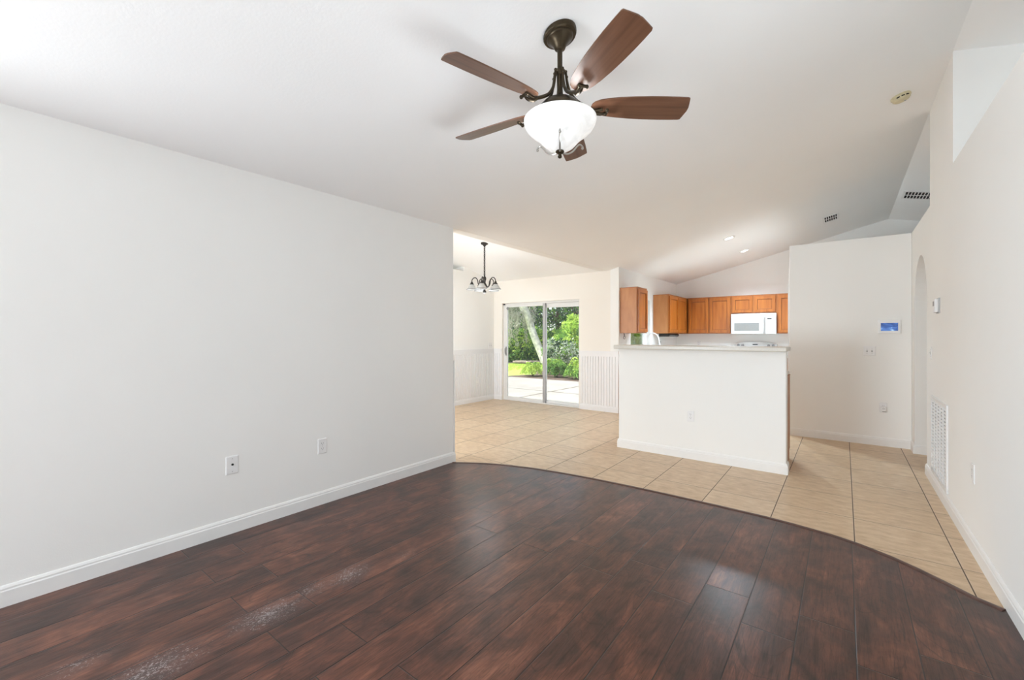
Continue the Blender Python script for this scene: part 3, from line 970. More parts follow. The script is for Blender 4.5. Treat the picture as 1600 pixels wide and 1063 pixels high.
arm0 = a.build('arm', 'blackmetal', ch, smooth=True)
k_ = MB().lathe([(0.008, q(2.165)), (0.016, q(2.155)), (0.020, q(2.138)), (0.032, q(2.125)), (0.034, q(2.115)), (0.012, q(2.113))], (0.202, 0, 0), 20)
k_.build('socket_cup', 'blackmetal', arm0, smooth=True)
sh = MB()
so = [(0.030, q(2.122)), (0.036, q(2.108)), (0.048, q(2.090)), (0.062, q(2.068)), (0.074, q(2.048)), (0.084, q(2.036))]
sh.lathe(so + [(r - 0.003, z + 0.001) for r, z in so[::-1]], (0.202, 0, 0), 28, close=True)
sh.lathe([(0.082, q(2.043)), (0.0872, q(2.040)), (0.0870, q(2.030)), (0.0815, q(2.031))], (0.202, 0, 0), 28, mi=1, close=True)
sh.build('glass_shade', ['shade', 'greyplastic'], arm0, smooth=True)
for k in range(5):
    o = arm0 if k == 0 else copy_tree(arm0, ch)
    o.rotation_euler = (0, 0, R(-48.8 - 12 + 72 * k))
lamp('chandelier_glow', 'POINT', (CX, CY, 1.93), (0, 0, 0), 9, (0.90, 0.955, 1.0), shadow_soft_size=0.12)

# ------------------------------------------------------------------ ceiling fittings
SLOPE = math.atan(SL)
det = empty('smoke_detector', (0.371, 4.769, vault(0.371)), (0, -SLOPE, 0), 'round yellowed smoke detector on the sloping ceiling', 'detector')
d = MB()
d.lathe([(0.062, 0.001), (0.066, -0.006), (0.066, -0.014), (0.060, -0.020), (0.058, -0.030), (0.048, -0.040), (0.030, -0.044), (0.004, -0.045)], n=32)
d.build('housing', 'yellowed', det, smooth=True)
sl = MB()
for k in range(12):
    a = 2 * pi * k / 12 + 0.1
    if k not in (8, 9, 10):
        continue
    sl.tube([(0.0595 * cos(a + t), 0.0595 * sin(a + t), -0.025) for t in (-0.17, 0, 0.17)], 0.0045, 6)
sl.build('sensor_slots', 'slot', det)
MB().lathe([(0.007, -0.043), (0.007, -0.048), (0.002, -0.049)], (0.02, 0.015, 0), 12).build('test_button', 'midgrey', det, smooth=True)

def vent(name, x, y, w, d, nslots, right, label, turn=0.0):
    z = vault(x)
    v = empty(name, (x, y, z - 0.0005), (0, SLOPE if right else -SLOPE, turn), label, 'vent', 'air vents in the ceiling')
    fr_ = MB()
    t = 0.024
    fr_.box(-w / 2, w / 2, -d / 2, -d / 2 + t, -0.008, 0)
    fr_.box(-w / 2, w / 2, d / 2 - t, d / 2, -0.008, 0)
    fr_.box(-w / 2, -w / 2 + t, -d / 2 + t, d / 2 - t, -0.008, 0)
    fr_.box(w / 2 - t, w / 2, -d / 2 + t, d / 2 - t, -0.008, 0)
    fr_.box(-w / 2 + t, w / 2 - t, -0.006, 0.006, -0.008, 0)
    fr_.build('frame', 'plastic', v, bevel=0.002)
    MB().box(-w / 2 + t, w / 2 - t, -d / 2 + t, d / 2 - t, -0.0015, -0.0005).build('duct_opening', 'slot', v)
    s_ = MB()
    span = w - 2 * t
    for r_ in (-1, 1):
        y0, y1 = (-d / 2 + t, -0.006) if r_ < 0 else (0.006, d / 2 - t)
        for k in range(nslots + 1):
            xx = -span / 2 + span * k / nslots
            s_.prism([(xx - 0.004, -0.002), (xx + 0.004, -0.002), (xx + 0.005, -0.009), (xx + 0.000, -0.009)], y0, y1, 'y')
    s_.build('louvers', 'plastic', v)
    return v
vent('ceiling_vent', -0.161, 8.40, 0.215, 0.40, 6, False, 'small white air vent on the ceiling above the short hall wall')
vent('ceiling_vent', 0.843, 8.32, 0.36, 0.40, 9, True, 'larger white air vent on the ceiling over the arched wall')

for i, (x, y, lab) in enumerate(((-1.428, 7.444, 'lit recessed ceiling light farther from the kitchen wall'), (-1.424, 8.739, 'lit recessed ceiling light closest to the kitchen cabinets'))):
    dl_ = empty('recessed_light', (x, y, vault(x)), (0, -SLOPE, 0), lab, 'light', 'recessed lights over the kitchen')
    MB().lathe([(0.062, 0.0), (0.086, 0.0), (0.086, -0.006), (0.078, -0.010), (0.062, -0.008)], n=32, close=True).build('trim_ring', 'plastic', dl_, smooth=True)
    MB().lathe([(0.001, -0.003), (0.062, -0.003), (0.062, -0.001), (0.001, -0.001)], n=32).build('lens', 'downlight', dl_)
    lamp('recessed_lamp', 'SPOT', (x, y, vault(x) - 0.03), (0, 0, 0), 150, (0.70, 0.87, 1.0), spot_size=R(140), spot_blend=0.6, shadow_soft_size=0.06)

# ------------------------------------------------------------------ wall plates
def plate_mesh(w=0.07, h=0.115):
    p = MB()
    t = 0.006
    b0 = [(-w / 2, -h / 2), (w / 2, -h / 2), (w / 2, h / 2), (-w / 2, h / 2)]
    i = 0.005
    b1 = [(-w / 2 + i, -h / 2 + i), (w / 2 - i, -h / 2 + i), (w / 2 - i, h / 2 - i), (-w / 2 + i, h / 2 - i)]
    r0 = [p.bm.verts.new((x, 0, z)) for x, z in b0]
    rm = [p.bm.verts.new((x, -t * 0.55, z)) for x, z in b0]
    r1 = [p.bm.verts.new((x, -t, z)) for x, z in b1]
    for a, b_ in ((r0, rm), (rm, r1)):
        for k in range(4):
            p.bm.faces.new((a[k], a[(k + 1) % 4], b_[(k + 1) % 4], b_[k]))
    p.bm.faces.new(r1)
    p.bm.faces.new(r0[::-1])
    return p
def receptacle(root, zc):
    r = MB()
    pts = []
    for k in range(24):
        a = 2 * pi * k / 24
        pts.append((0.0165 * cos(a), max(-0.0135, min(0.0135, 0.0165 * sin(a))) + zc))
    r.prism(pts, -0.0065, -0.0035, 'y')
    r.box(-0.0085, -0.0055, -0.0071, -0.0055, zc - 0.002, zc + 0.008, 1)
    r.box(0.0055, 0.0085, -0.0071, -0.0055, zc - 0.001, zc + 0.007, 1)
    r.lathe([(0.0028, -0.0055), (0.0028, -0.0071)], (0, 0, zc - 0.0075), 10, 'y', mi=1)
    r.build('receptacle', ['plastic', 'greyplastic'], root)
def screw(root, x, z):
    MB().lathe([(0.003, -0.0055), (0.003, -0.0068), (0.001, -0.007)], (x, 0, z), 10, 'y').build('screw', 'midgrey', root)
FACE = {'+x': R(90), '-x': R(-90), '-y': 0.0}
def outlet(loc, face, label):
    e = empty('wall_outlet', loc, (0, 0, FACE[face]), label, 'outlet', 'duplex wall outlets')
    plate_mesh().build('cover_plate', 'plastic', e)
    receptacle(e, 0.0195)
    receptacle(e, -0.0195)
    screw(e, 0, 0)
    return e
outlet((XL, 1.737, 0.452), '+x', 'white duplex outlet on the long left wall')
outlet((-1.279, BY, 0.452), '-y', 'white duplex outlet on the breakfast bar half wall')
outlet((XR, 3.755, 0.470), '-x', 'white duplex outlet on the arched wall near the floor grille')
outlet((0.37, YH, 0.452), '-y', 'white duplex outlet low on the short hall wall behind a plug')
outlet((XD + 0.010, 6.29, 0.431), '+x', 'white duplex outlet on the dining beadboard')
outlet((-2.51, YK, 1.130), '-y', 'white duplex outlet on the kitchen wall left of the range')
cx_ = empty('coaxial_plate', (XL, 1.121, 0.452), (0, 0, R(90)), 'white cable television plate with one dark socket on the long left wall', 'wall plate')
plate_mesh(0.074, 0.118).build('cover_plate', 'plastic', cx_)
MB().lathe([(0.007, -0.0055), (0.007, -0.009), (0.0045, -0.009), (0.0045, -0.016), (0.003, -0.016), (0.002, -0.010)], (0, 0, 0.004), 14, 'y').build('socket', 'black', cx_, smooth=True)
screw(cx_, 0, 0.042)
screw(cx_, 0, -0.042)
def toggles(name, loc, face, n, label, cat):
    e = empty(name, loc, (0, 0, FACE[face]), label, cat)
    plate_mesh(0.07 + 0.046 * (n - 1), 0.115).build('cover_plate', 'plastic', e)
    for k in range(n):
        x = (k - (n - 1) / 2) * 0.046
        t = MB()
        t.box(x - 0.006, x + 0.006, -0.0068, -0.005, -0.013, 0.013, 1)
        t.prism([(-0.005, -0.004), (-0.016, 0.006), (-0.016, 0.011), (-0.005, 0.006)], x - 0.004, x + 0.004, 'x')
        t.build('toggle', ['plastic', 'greyplastic'], e)
        screw(e, x, 0.03)
        screw(e, x, -0.03)
    return e
toggles('light_switch', (0.245, YH, 1.119), '-y', 2, 'double light switch below the blue wall panel', 'switch')
toggles('light_switch', (XR, 5.337, 1.145), '-x', 1, 'single light switch on the arched wall beside the arch', 'switch')
toggles('light_switch', (XD, 6.698, 1.105), '+x', 2, 'double light switch in the dining corner above the beadboard', 'switch')

pg = empty('plug_adapter', (0.37, YH - 0.0072, 0.452), (0, 0, 0), 'small white plug adapter in the low outlet on the short hall wall', 'plug')
b = MB().box(-0.020, 0.026, -0.036, 0, -0.040, 0.016)
b.build('plug_body', 'plastic', pg, bevel=0.004)
MB().box(-0.010, 0.024, -0.030, -0.004, -0.046, -0.0402).build('vent_or_shadow_strip', 'greyplastic', pg)  # grey strip: the shadow under the plug, put in as a part
MB().lathe([(0.010, -0.0355), (0.010, -0.0375), (0.006, -0.0375), (0.006, -0.0355)], (0.002, 0, -0.008), 16, 'y').build('lens_ring', 'midgrey', pg)

# blue wall panel
pn = empty('wall_control_panel', (0.423, YH, 1.404), (0, 0, 0), 'cream wall control panel with glowing blue screen', 'control panel')
MB().box(-0.102, 0.102, -0.026, 0, -0.080, 0.080).build('housing', 'plastic', pn, bevel=0.006, seg=3)
MB().box(-0.076, 0.076, -0.0275, -0.0255, -0.046, 0.046).build('screen', 'screen', pn)

# thermostat on the right wall
th = empty('thermostat', (XR, 4.945, 1.547), (0, 0, R(-90)), 'white thermostat with grey display high on the arched wall', 'thermostat')
MB().box(-0.058, 0.058, -0.010, 0, -0.062, 0.062).build('back_plate', 'midgrey', th, bevel=0.002)
MB().box(-0.050, 0.050, -0.032, -0.010, -0.054, 0.054).build('housing', 'plastic', th, bevel=0.004)
MB().box(-0.034, 0.034, -0.0335, -0.0315, -0.002, 0.036).build('display', 'greyplastic', th)

# return air grille
gr = empty('return_air_grille', (XR, 4.91, 0.445), (0, 0, R(-90)), 'large white return air grille low on the arched wall', 'grille')
w, h = 0.74, 0.665
f = MB()
t = 0.032
f.box(-w / 2, w / 2, -0.012, 0, -h / 2, -h / 2 + t)
f.box(-w / 2, w / 2, -0.012, 0, h / 2 - t, h / 2)
f.box(-w / 2, -w / 2 + t, -0.012, 0, -h / 2 + t, h / 2 - t)
f.box(w / 2 - t, w / 2, -0.012, 0, -h / 2 + t, h / 2 - t)
f.build('frame', 'plastic', gr, bevel=0.003)
MB().box(-w / 2 + t, w / 2 - t, -0.002, -0.0005, -h / 2 + t, h / 2 - t).build('filter_backing', 'greyplastic', gr)
lv = MB()
nl = 22
for k in range(nl):
    z = -h / 2 + t + (h - 2 * t) * (k + 0.5) / nl
    lv.prism([(-0.002, z + 0.006), (-0.010, z - 0.002), (-0.010, z - 0.004), (-0.002, z + 0.002)], -w / 2 + t, w / 2 - t, 'x')
for k in range(1, 5):
    x = -w / 2 + t + (w - 2 * t) * k / 5
    lv.box(x - 0.006, x + 0.006, -0.011, -0.002, -h / 2 + t, h / 2 - t)
lv.build('louvers', 'plastic', gr)

# ------------------------------------------------------------------ breakfast bar counter
bc = MB().box(-2.110, -0.414, BY - 0.095, BY + 0.30, 1.150, 1.193)
tag(bc.build('bar_countertop', 'counter', None, bevel=0.010, seg=3), 'long pale breakfast bar countertop on the half wall', 'countertop')

# ------------------------------------------------------------------ cabinets
def door_mesh(w, h, fr=0.055):
    d = MB()
    d.box(0, fr, -0.024, -0.001, 0, h)
    d.box(w - fr, w, -0.024, -0.001, 0, h)
    d.box(fr, w - fr, -0.024, -0.001, 0, fr)
    d.box(fr, w - fr, -0.024, -0.001, h - fr, h)
    d.box(fr, w - fr, -0.008, -0.002, fr, h - fr)
    # routed groove along the inside of the frame, colour darkened for stain and shadow
    g = 0.009
    for q in ((fr, fr + g, fr, h - fr), (w - fr - g, w - fr, fr, h - fr), (fr, w - fr, fr, fr + g), (fr, w - fr, h - fr - g, h - fr)):
        d.box(q[0], q[1], -0.0095, -0.0075, q[2], q[3], 1)
    return d
def cabinet(name, loc, rot, w, d, h, ndoors, label, cat='cabinet', group=None, toe=False, xs=None, side=None):
    c = empty(name, loc, (0, 0, rot), label, cat, group)
    b = MB()
    b.box(0, w, -d, 0, 0.10 if toe else 0, h)
    if toe:
        b.box(0, w, -d + 0.06, 0, 0, 0.10)
    b.build('carcass', 'mapleframe', c, bevel=0.0015)
    x0, x1 = xs or (0.02, w - 0.02)
    dw = (x1 - x0 - 0.03 * (ndoors - 1)) / ndoors
    z0, z1 = (0.13, h - 0.03) if toe else (0.02, h - 0.025)
    for k in range(ndoors):
        o = door_mesh(dw, z1 - z0).build('door', ['maple', 'mapledark'], c, bevel=0.002)
        o.location = (x0 + k * (dw + 0.03), -d, z0)
    if side == 'left':
        MB().box(-0.004, 0, -d + 0.015, -0.002, 0.002, h - 0.002).build('side_panel', 'mapleside', c)
    MB().box(-0.004, w, -d - 0.006, 0, h, h + 0.008).build('top_moulding', 'maple', c)
    return c
CZ0, CH = 1.345, 0.755
G = 'upper kitchen cabinets'
cabinet('wall_cabinet', (XK, 6.872, CZ0), R(90), 0.437, 0.30, CH, 1, 'maple wall cabinet alone between the dining wall and the kitchen window', group=G, side='left')
cabinet('wall_cabinet', (XK, 8.47, CZ0), R(90), 1.50, 0.30, CH, 2, 'maple corner wall cabinet right of the kitchen window', group=G, xs=(0.02, 1.13), side='left')
cabinet('wall_cabinet', (-2.665, YK, CZ0), 0, 0.853, 0.30, CH, 2, 'two door maple wall cabinet left of the microwave', group=G, xs=(0.03, 0.835))
cabinet('wall_cabinet', (-1.810, YK, 1.745), 0, 0.79, 0.30, 0.355, 2, 'short two door maple wall cabinet over the microwave', group=G)
cabinet('wall_cabinet', (-1.018, YK, CZ0), 0, 0.448, 0.30, CH, 1, 'maple wall cabinet right of the microwave', group=G)
GB = 'lower kitchen cabinets'
cabinet('base_cabinet', (XK + 0.003, 6.875, 0), R(90), 3.08, 0.60, 0.88, 5, 'maple base cabinets under the kitchen window and sink', group=GB, toe=True)
cabinet('base_cabinet', (-2.36, YK - 0.003, 0), 0, 0.56, 0.60, 0.88, 1, 'maple base cabinet left of the range', group=GB, toe=True)
cabinet('base_cabinet', (-1.005, YK - 0.003, 0), 0, 0.435, 0.60, 0.88, 1, 'maple base cabinet right of the range', group=GB, toe=True)
cabinet('base_cabinet', (BX1 - 0.030, BY + 0.125, 0), R(180), 1.61, 0.58, 0.88, 4, 'maple base cabinets behind the breakfast bar', group=GB, toe=True)
def worktop(name, x0, x1, y0, y1, label):
    o = MB().box(x0, x1, y0, y1, 0.889, 0.925).build(name, 'counter', None, bevel=0.006)
    tag(o, label, 'countertop', 'lower kitchen worktops')
worktop('kitchen_worktop', XK, -2.362, 6.875, 9.965, 'pale worktop under the kitchen window and faucet')
worktop('kitchen_worktop', -2.36, -1.798, 9.34, 9.965, 'short pale worktop left of the range')
worktop('kitchen_worktop', -1.005, -0.57, 9.34, 9.965, 'short pale worktop right of the range')
worktop('kitchen_worktop', -2.07, -0.462, 4.88, 5.47, 'pale lower worktop behind the breakfast bar')

# microwave
mw = empty('microwave', (-1.803, YK, 1.331), (0, 0, 0), 'white microwave oven mounted over the range', 'microwave')
W_, H_, D_ = 0.786, 0.408, 0.385
MB().box(0, W_, -D_, 0, 0, H_).build('body', 'appliance', mw, bevel=0.006)
d = MB()
dw = 0.600
d.box(0.004, dw, -D_ - 0.022, -D_, 0.006, H_ - 0.058)
do = d.build('door', 'appliance', mw, bevel=0.006)
MB().box(0.066, 0.50, -D_ - 0.0235, -D_ - 0.020, 0.066, 0.222).build('window', 'mwglass', do)
MB().lathe([(0.008, 0), (0.008, -0.0012), (0.004, -0.0012)], (0.082, -D_ - 0.022, 0.034), 14, 'y').build('badge', 'midgrey', do)
hd = MB()
hd.tube(smoothpts([(dw - 0.022, -D_ - 0.020, 0.318), (dw - 0.022, -D_ - 0.048, 0.300), (dw - 0.022, -D_ - 0.054, 0.18), (dw - 0.022, -D_ - 0.048, 0.045), (dw - 0.022, -D_ - 0.020, 0.026)]), 0.011, 10)
hd.build('handle', 'appliance', do, smooth=True)
p_ = MB().box(dw + 0.003, W_ - 0.003, -D_ - 0.018, -D_, 0.006, H_ - 0.058)
po = p_.build('control_panel', 'appliance', mw, bevel=0.003)
MB().box(dw + 0.038, dw + 0.110, -D_ - 0.0195, -D_ - 0.0175, 0.285, 0.308).build('display', 'black', po)
for r_ in range(6):
    for c_ in range(3):
        if r_ == 0 and c_ == 1:
            continue
        ky = MB()
        ky.box(dw + 0.024 + c_ * 0.046, dw + 0.050 + c_ * 0.046, -D_ - 0.0195, -D_ - 0.0175, 0.040 + r_ * 0.036, 0.054 + r_ * 0.036)
        ky.build('key', 'midgrey', po)
g_ = MB()
for k in range(5):
    z = H_ - 0.048 + k * 0.0085
    g_.box(0.05, W_ - 0.05, -D_ - 0.004, -D_ + 0.002, z, z + 0.004)
g_.build('vent_or_shadow_strip', 'bead', mw)

# range
rg = empty('kitchen_range', (-1.795, YK - 0.012, 0), (0, 0, 0), 'white electric range below the microwave', 'range')
W_ = 0.762
MB().box(0, W_, -0.64, 0, 0.05, 0.905).build('body', 'appliance', rg, bevel=0.004)
d = MB().box(0.01, W_ - 0.01, -0.672, -0.642, 0.22, 0.80)
od = d.build('oven_door', 'appliance', rg, bevel=0.006)
MB().tube([(0.08, -0.672, 0.75), (0.08, -0.71, 0.76), (0.38, -0.715, 0.76), (0.68, -0.71, 0.76), (0.68, -0.672, 0.75)], 0.011, 10).build('handle', 'appliance', od, smooth=True)
MB().box(0.16, 0.60, -0.6735, -0.6715, 0.36, 0.62).build('oven_window', 'black', od)
MB().box(0.01, W_ - 0.01, -0.66, -0.642, 0.06, 0.21).build('drawer', 'appliance', rg, bevel=0.005)
ck = MB().box(0.002, W_ - 0.002, -0.65, -0.06, 0.905, 0.918)
co = ck.build('cooktop', 'appliance', rg, bevel=0.003)
for (x, y, r) in ((0.19, -0.48, 0.10), (0.57, -0.48, 0.08), (0.19, -0.20, 0.08), (0.57, -0.20, 0.10)):
    br = MB()
    pts = [(x + r * (0.2 + 0.8 * t / 60) * cos(t * 0.42), y + r * (0.2 + 0.8 * t / 60) * sin(t * 0.42), 0.924) for t in range(61)]
    br.tube(pts, 0.005, 6)
    br.build('burner_coil', 'black', co, smooth=True)
bgp = [(0.0, 0.918), (W_, 0.918), (W_, 1.128), (0.70, 1.143)] + [(W_ / 2 + 0.30 * cos(a), 1.143 + 0.030 * sin(a)) for a in [pi * i / 12 for i in range(1, 12)]] + [(0.06, 1.143), (0.0, 1.128)]
bg = MB()
bg.prism(bgp, -0.075, -0.005, 'y')
bgo = bg.build('backguard', 'appliance', rg, bevel=0.005)
MB().box(0.335, 0.425, -0.0772, -0.0745, 1.113, 1.133).build('clock_display', 'black', bgo)
kn = MB().lathe([(0.026, 0), (0.026, -0.006), (0.018, -0.008), (0.016, -0.026), (0.004, -0.027)], (0, 0, 0), 20, 'y')
kn0 = kn.build('knob', 'greyplastic', bgo, smooth=True)
for k, x in enumerate((0.075, 0.155, 0.615, 0.695)):
    o = kn0 if k == 0 else kn0.copy()
    if k:
        COL.objects.link(o)
        o.parent = bgo
    o.location = (x, -0.075, 1.108)

# faucet
fc = empty('kitchen_faucet', (-2.88, 7.80, 0.925), (0, 0, 0), 'tall white gooseneck faucet in front of the kitchen window', 'faucet')
MB().lathe([(0.030, 0.0), (0.030, 0.012), (0.020, 0.022), (0.017, 0.10), (0.014, 0.14)], n=20).build('base', 'faucet', fc, smooth=True)
pts = [(0, 0, 0.12), (0, 0, 0.20), (0.002, 0, 0.29)] + [(0.118 - 0.116 * cos(a), 0, 0.30 + 0.125 * sin(a)) for a in [pi * i / 10 for i in range(1, 10)]] + [(0.238, 0, 0.28), (0.246, 0, 0.22)]
MB().tube(smoothpts(pts, 3), 0.0125, 12).build('spout', 'faucet', fc, smooth=True)
MB().lathe([(0.016, 0.135), (0.018, 0.15), (0.018, 0.215), (0.012, 0.225)], (0.246, 0, 0), 16).build('spray_head', 'faucet', fc, smooth=True)
MB().tube([(0, -0.018, 0.075), (0, -0.035, 0.085), (0.0, -0.075, 0.13)], [0.008, 0.008, 0.006], 10).build('lever', 'faucet', fc, smooth=True)

# black unit under the corner cabinet, its cord and plug
ur = empty('under_cabinet_unit', (-2.83, 8.62, CZ0), (0, 0, 0), 'flat black unit mounted under the corner wall cabinet', 'kitchen radio')
MB().prism([(-0.10, -0.002), (0.10, -0.002), (0.115, -0.030), (0.095, -0.062), (-0.10, -0.062)], 0.0, 0.62, 'y').build('housing', 'black', ur, bevel=0.008)
MB().box(0.1005, 0.116, 0.06, 0.30, -0.036, -0.026).build('disc_slot', 'greyplastic', ur)
MB().tube(smoothpts([(-0.085, 0.02, -0.06), (-0.11, 0.03, -0.10), (-0.135, 0.10, -0.13), (-0.145, 0.17, -0.16)]), 0.004, 8).build('cord', 'black', ur, smooth=True)
MB().box(-0.158, -0.130, 0.155, 0.205, -0.215, -0.155).build('plug', 'black', ur, bevel=0.004)
lw = MB()
lw.tube(smoothpts([(-2.955, 6.95, CZ0), (-2.950, 6.95, 1.30), (-2.965, 6.96, 1.26), (-2.945, 6.97, 1.245), (-2.935, 6.975, 1.29)]), 0.004, 8)
lw.tube(smoothpts([(-2.945, 6.93, CZ0), (-2.93, 6.93, 1.31), (-2.94, 6.94, 1.275)]), 0.004, 8)
tag(lw.build('loose_wire', 'strip', None, smooth=True), 'thin brown wire hanging under the single wall cabinet', 'wire')

# narrow white casing on the kitchen side of the short hall wall
mb = MB()
mb.box(-0.582, -0.566, YH + 0.01, YH + 0.07, 0.0, 2.10)
struct(mb, 'trim_7', 'trim', 'white door casing edge at the left end of the short hall wall', 'trim')

# ------------------------------------------------------------------ outside: patio, lawn, planting
GZ = -0.12
pt = MB().box(-22, -3.14, YD + 0.15, 11.64, -0.30, -0.10)
struct(pt, 'patio', 'patio', 'pale sunlit concrete patio outside the glass door', 'patio')
gp = MB().box(-45, 6, 11.64, 60, -0.35, -0.14)
struct(gp, 'ground', 'soil', 'dark garden soil under the hedge and trees', 'ground')
rng = np.random.default_rng(11)
def leaf_mesh(name, pos, size, mats, weights, parent=None, droop=0.0, aspect=0.45, up=None, dirs=None):
    """One mesh of pointed leaves at the points POS."""
    n = len(pos)
    d = rng.normal(size=(n, 3))
    if up is not None:
        d = d * 0.55 + np.array(up)
    if dirs is not None:
        d = dirs + d * 0.22
    d[:, 2] -= droop
    d /= np.linalg.norm(d, axis=1)[:, None]
    s = rng.normal(size=(n, 3))
    s -= (s * d).sum(1)[:, None] * d
    s /= np.linalg.norm(s, axis=1)[:, None]
    nn = np.cross(d, s)
    l = size * rng.uniform(0.65, 1.35, n)[:, None]
    w = l * aspect * 0.5
    base = pos
    mid = pos + d * l * 0.45 - nn * l * 0.06
    tip = pos + d * l
    v = np.empty((n, 4, 3))
    v[:, 0] = base
    v[:, 1] = mid + s * w
    v[:, 2] = tip
    v[:, 3] = mid - s * w
    me = bpy.data.meshes.new(name)
    me.vertices.add(n * 4)
    me.vertices.foreach_set('co', v.reshape(-1))
    me.loops.add(n * 4)
    me.loops.foreach_set('vertex_index', np.arange(n * 4))
    me.polygons.add(n)
    me.polygons.foreach_set('loop_start', np.arange(n) * 4)
    me.polygons.foreach_set('loop_total', np.full(n, 4))
    for mm in mats:
        me.materials.append(M[mm])
    wts = np.array(weights, float) / sum(weights)
    # tone follows clumps so that whole sprigs share a colour
    ph = np.sin(pos[:, 0] * 5.1 + 1.3 * np.sin(pos[:, 2] * 4.3)) + np.sin(pos[:, 1] * 4.4 + pos[:, 2] * 3.7) + rng.normal(size=n) * 0.8
    rank = ph.argsort().argsort() / n
    me.polygons.foreach_set('material_index', np.searchsorted(np.cumsum(wts), rank, side='right').clip(0, len(mats) - 1).astype(np.int32))
    me.update(calc_edges=True)
    me.validate()
    o = bpy.data.objects.new(name, me)
    COL.objects.link(o)
    if parent:
        o.parent = parent
    return o
def blob(n, r, c=(0, 0, 0), shell=0.55):
    d = rng.normal(size=(n, 3))
    d /= np.linalg.norm(d, axis=1)[:, None]
    rad = shell + (1 - shell) * rng.uniform(0, 1, n) ** 0.6
    bump = 1 + 0.16 * np.sin(d[:, 0] * 7 + c[0] * 3) * np.sin(d[:, 2] * 6 + c[1]) + 0.10 * np.sin(d[:, 1] * 11)
    return d * (rad * bump)[:, None] * np.array(r) + np.array(c)

# lawn
mb = MB()
mb.prism([(-26, 11.66), (-9.42, 11.66), (-8.93, 13.0), (-9.93, 14.5), (-10.63, 17.4), (-26, 17.4)], -0.139, GZ, 'z')
lawn = mb.build('lawn', 'lawn')
tag(lawn, 'bright sunlit green lawn between patio and hedge', 'lawn', None, 'stuff')
npos = 9000
gpos = np.column_stack([rng.uniform(-18, -10.7, npos), rng.uniform(11.75, 17.3, npos), np.full(npos, GZ)])
leaf_mesh('grass_blades', gpos, 0.07, ['grass', 'leaf_lime'], [3, 1], lawn, aspect=0.2, up=(0, 0, 1.2))
# planting bed
mb = MB()
mb.prism([(-9.4, 11.66), (-4.0, 11.66), (-4.0, 17.3), (-10.6, 17.3), (-9.9, 14.5), (-8.9, 13.0)], -0.139, -0.10, 'z')
bed = mb.build('mulch_bed', 'mulch')
tag(bed, 'dark mulch planting bed right of the lawn beside the patio', 'planting bed', None, 'stuff')

# hedge
hd_ = empty('hedge', (-11.5, 19.2, GZ), label='long clipped green hedge behind the lawn', cat='hedge')
n_ = 15000
hx = rng.uniform(-8, 7.5, n_)
fr_ = rng.uniform(0, 1, n_)
hy = np.where(fr_ < 0.55, -0.55 + rng.normal(size=n_) * 0.06, rng.uniform(-0.6, 0.6, n_))
hz = np.where(fr_ < 0.55, rng.uniform(0.02, 1.62, n_), 1.60 + rng.normal(size=n_) * 0.07)
hz = hz * (1 + 0.06 * np.sin(hx * 2.3) + 0.04 * np.sin(hx * 6.1))
leaf_mesh('foliage', np.column_stack([hx, hy, hz]), 0.16, ['leaf_dark', 'leaf_mid', 'leaf_lime'], [3, 5, 3], hd_)
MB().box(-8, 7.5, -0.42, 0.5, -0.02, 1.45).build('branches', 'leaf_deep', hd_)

# leaning tree with pale bark
lt = empty('leaning_tree', (-11.55, 17.75, GZ), label='leaning pale trunk tree with hanging grey moss in front of the hedge', cat='tree')
tp = smoothpts([(0.12, 0.05, -0.03), (0, 0, 0.10), (-0.26, 0, 0.50), (-0.52, 0.02, 0.98), (-0.78, 0.02, 1.52), (-0.97, 0, 2.06), (-1.10, -0.15, 2.60), (-1.28, -0.3, 3.2), (-1.5, -0.4, 4.2)], 4)
mb = MB()
mb.tube(tp, [0.32 - 0.12 * min(1, i / 8) - 0.03 * i / 32 for i in range(len(tp))], 14)
mb.tube(smoothpts([(-0.95, 0, 2.0), (-1.25, -0.1, 2.5), (-1.7, -0.2, 3.3)]), 0.07, 10)
mb.build('trunk', 'bark', lt, smooth=True)
ms_ = []
for k in range(24):
    x0, y0, z0 = rng.uniform(-2.6, -0.75), rng.uniform(-0.8, 0.6), rng.uniform(2.3, 3.5)
    ln_ = rng.uniform(0.6, 1.5)
    m_ = 60
    t_ = rng.uniform(0, 1, m_)
    ms_.append(np.column_stack([x0 + rng.normal(size=m_) * 0.05, y0 + rng.normal(size=m_) * 0.05, z0 - t_ * ln_]))
leaf_mesh('hanging_moss', np.concatenate(ms_), 0.24, ['frond_dry'], [1], lt, droop=2.2, aspect=0.13)
leaf_mesh('crown', np.concatenate([blob(1500, (1.3, 1.0, 0.7), (-1.9, 0, 4.0)), blob(1200, (1.2, 1.0, 0.7), (-0.3, 0.2, 4.3))]), 0.2, ['leaf_mid', 'leaf_grey'], [2, 1], lt)

# trees behind the hedge
G = 'trees behind the hedge'
def tree(loc, blobs, trunk_h, label, mats, wts, size, lean=0.0):
    t = empty('garden_tree', loc, label=label, cat='tree', group=G)
    mb = MB()
    mb.tube(smoothpts([(0, 0, -0.02), (lean * 0.3, 0, trunk_h * 0.35), (lean, 0.1, trunk_h)], 5), [0.20 - 0.008 * i for i in range(11)], 12)
    for k in range(5):
        a = k * 1.3
        mb.tube([(lean * 0.6, 0.05, trunk_h * 0.62), (lean * 0.7 + 0.6 * cos(a), 0.5 * sin(a), trunk_h * 0.85), (lean + 1.0 * cos(a), 0.9 * sin(a), trunk_h * 1.1)], [0.09, 0.06, 0.03], 8)
    mb.build('trunk', 'darkbark', t, smooth=True)
    leaf_mesh('crown', np.concatenate([blob(n, r, c) for n, r, c in blobs]), size, mats, wts, t)
DM = ['leaf_deep', 'leaf_dark', 'leaf_mid']
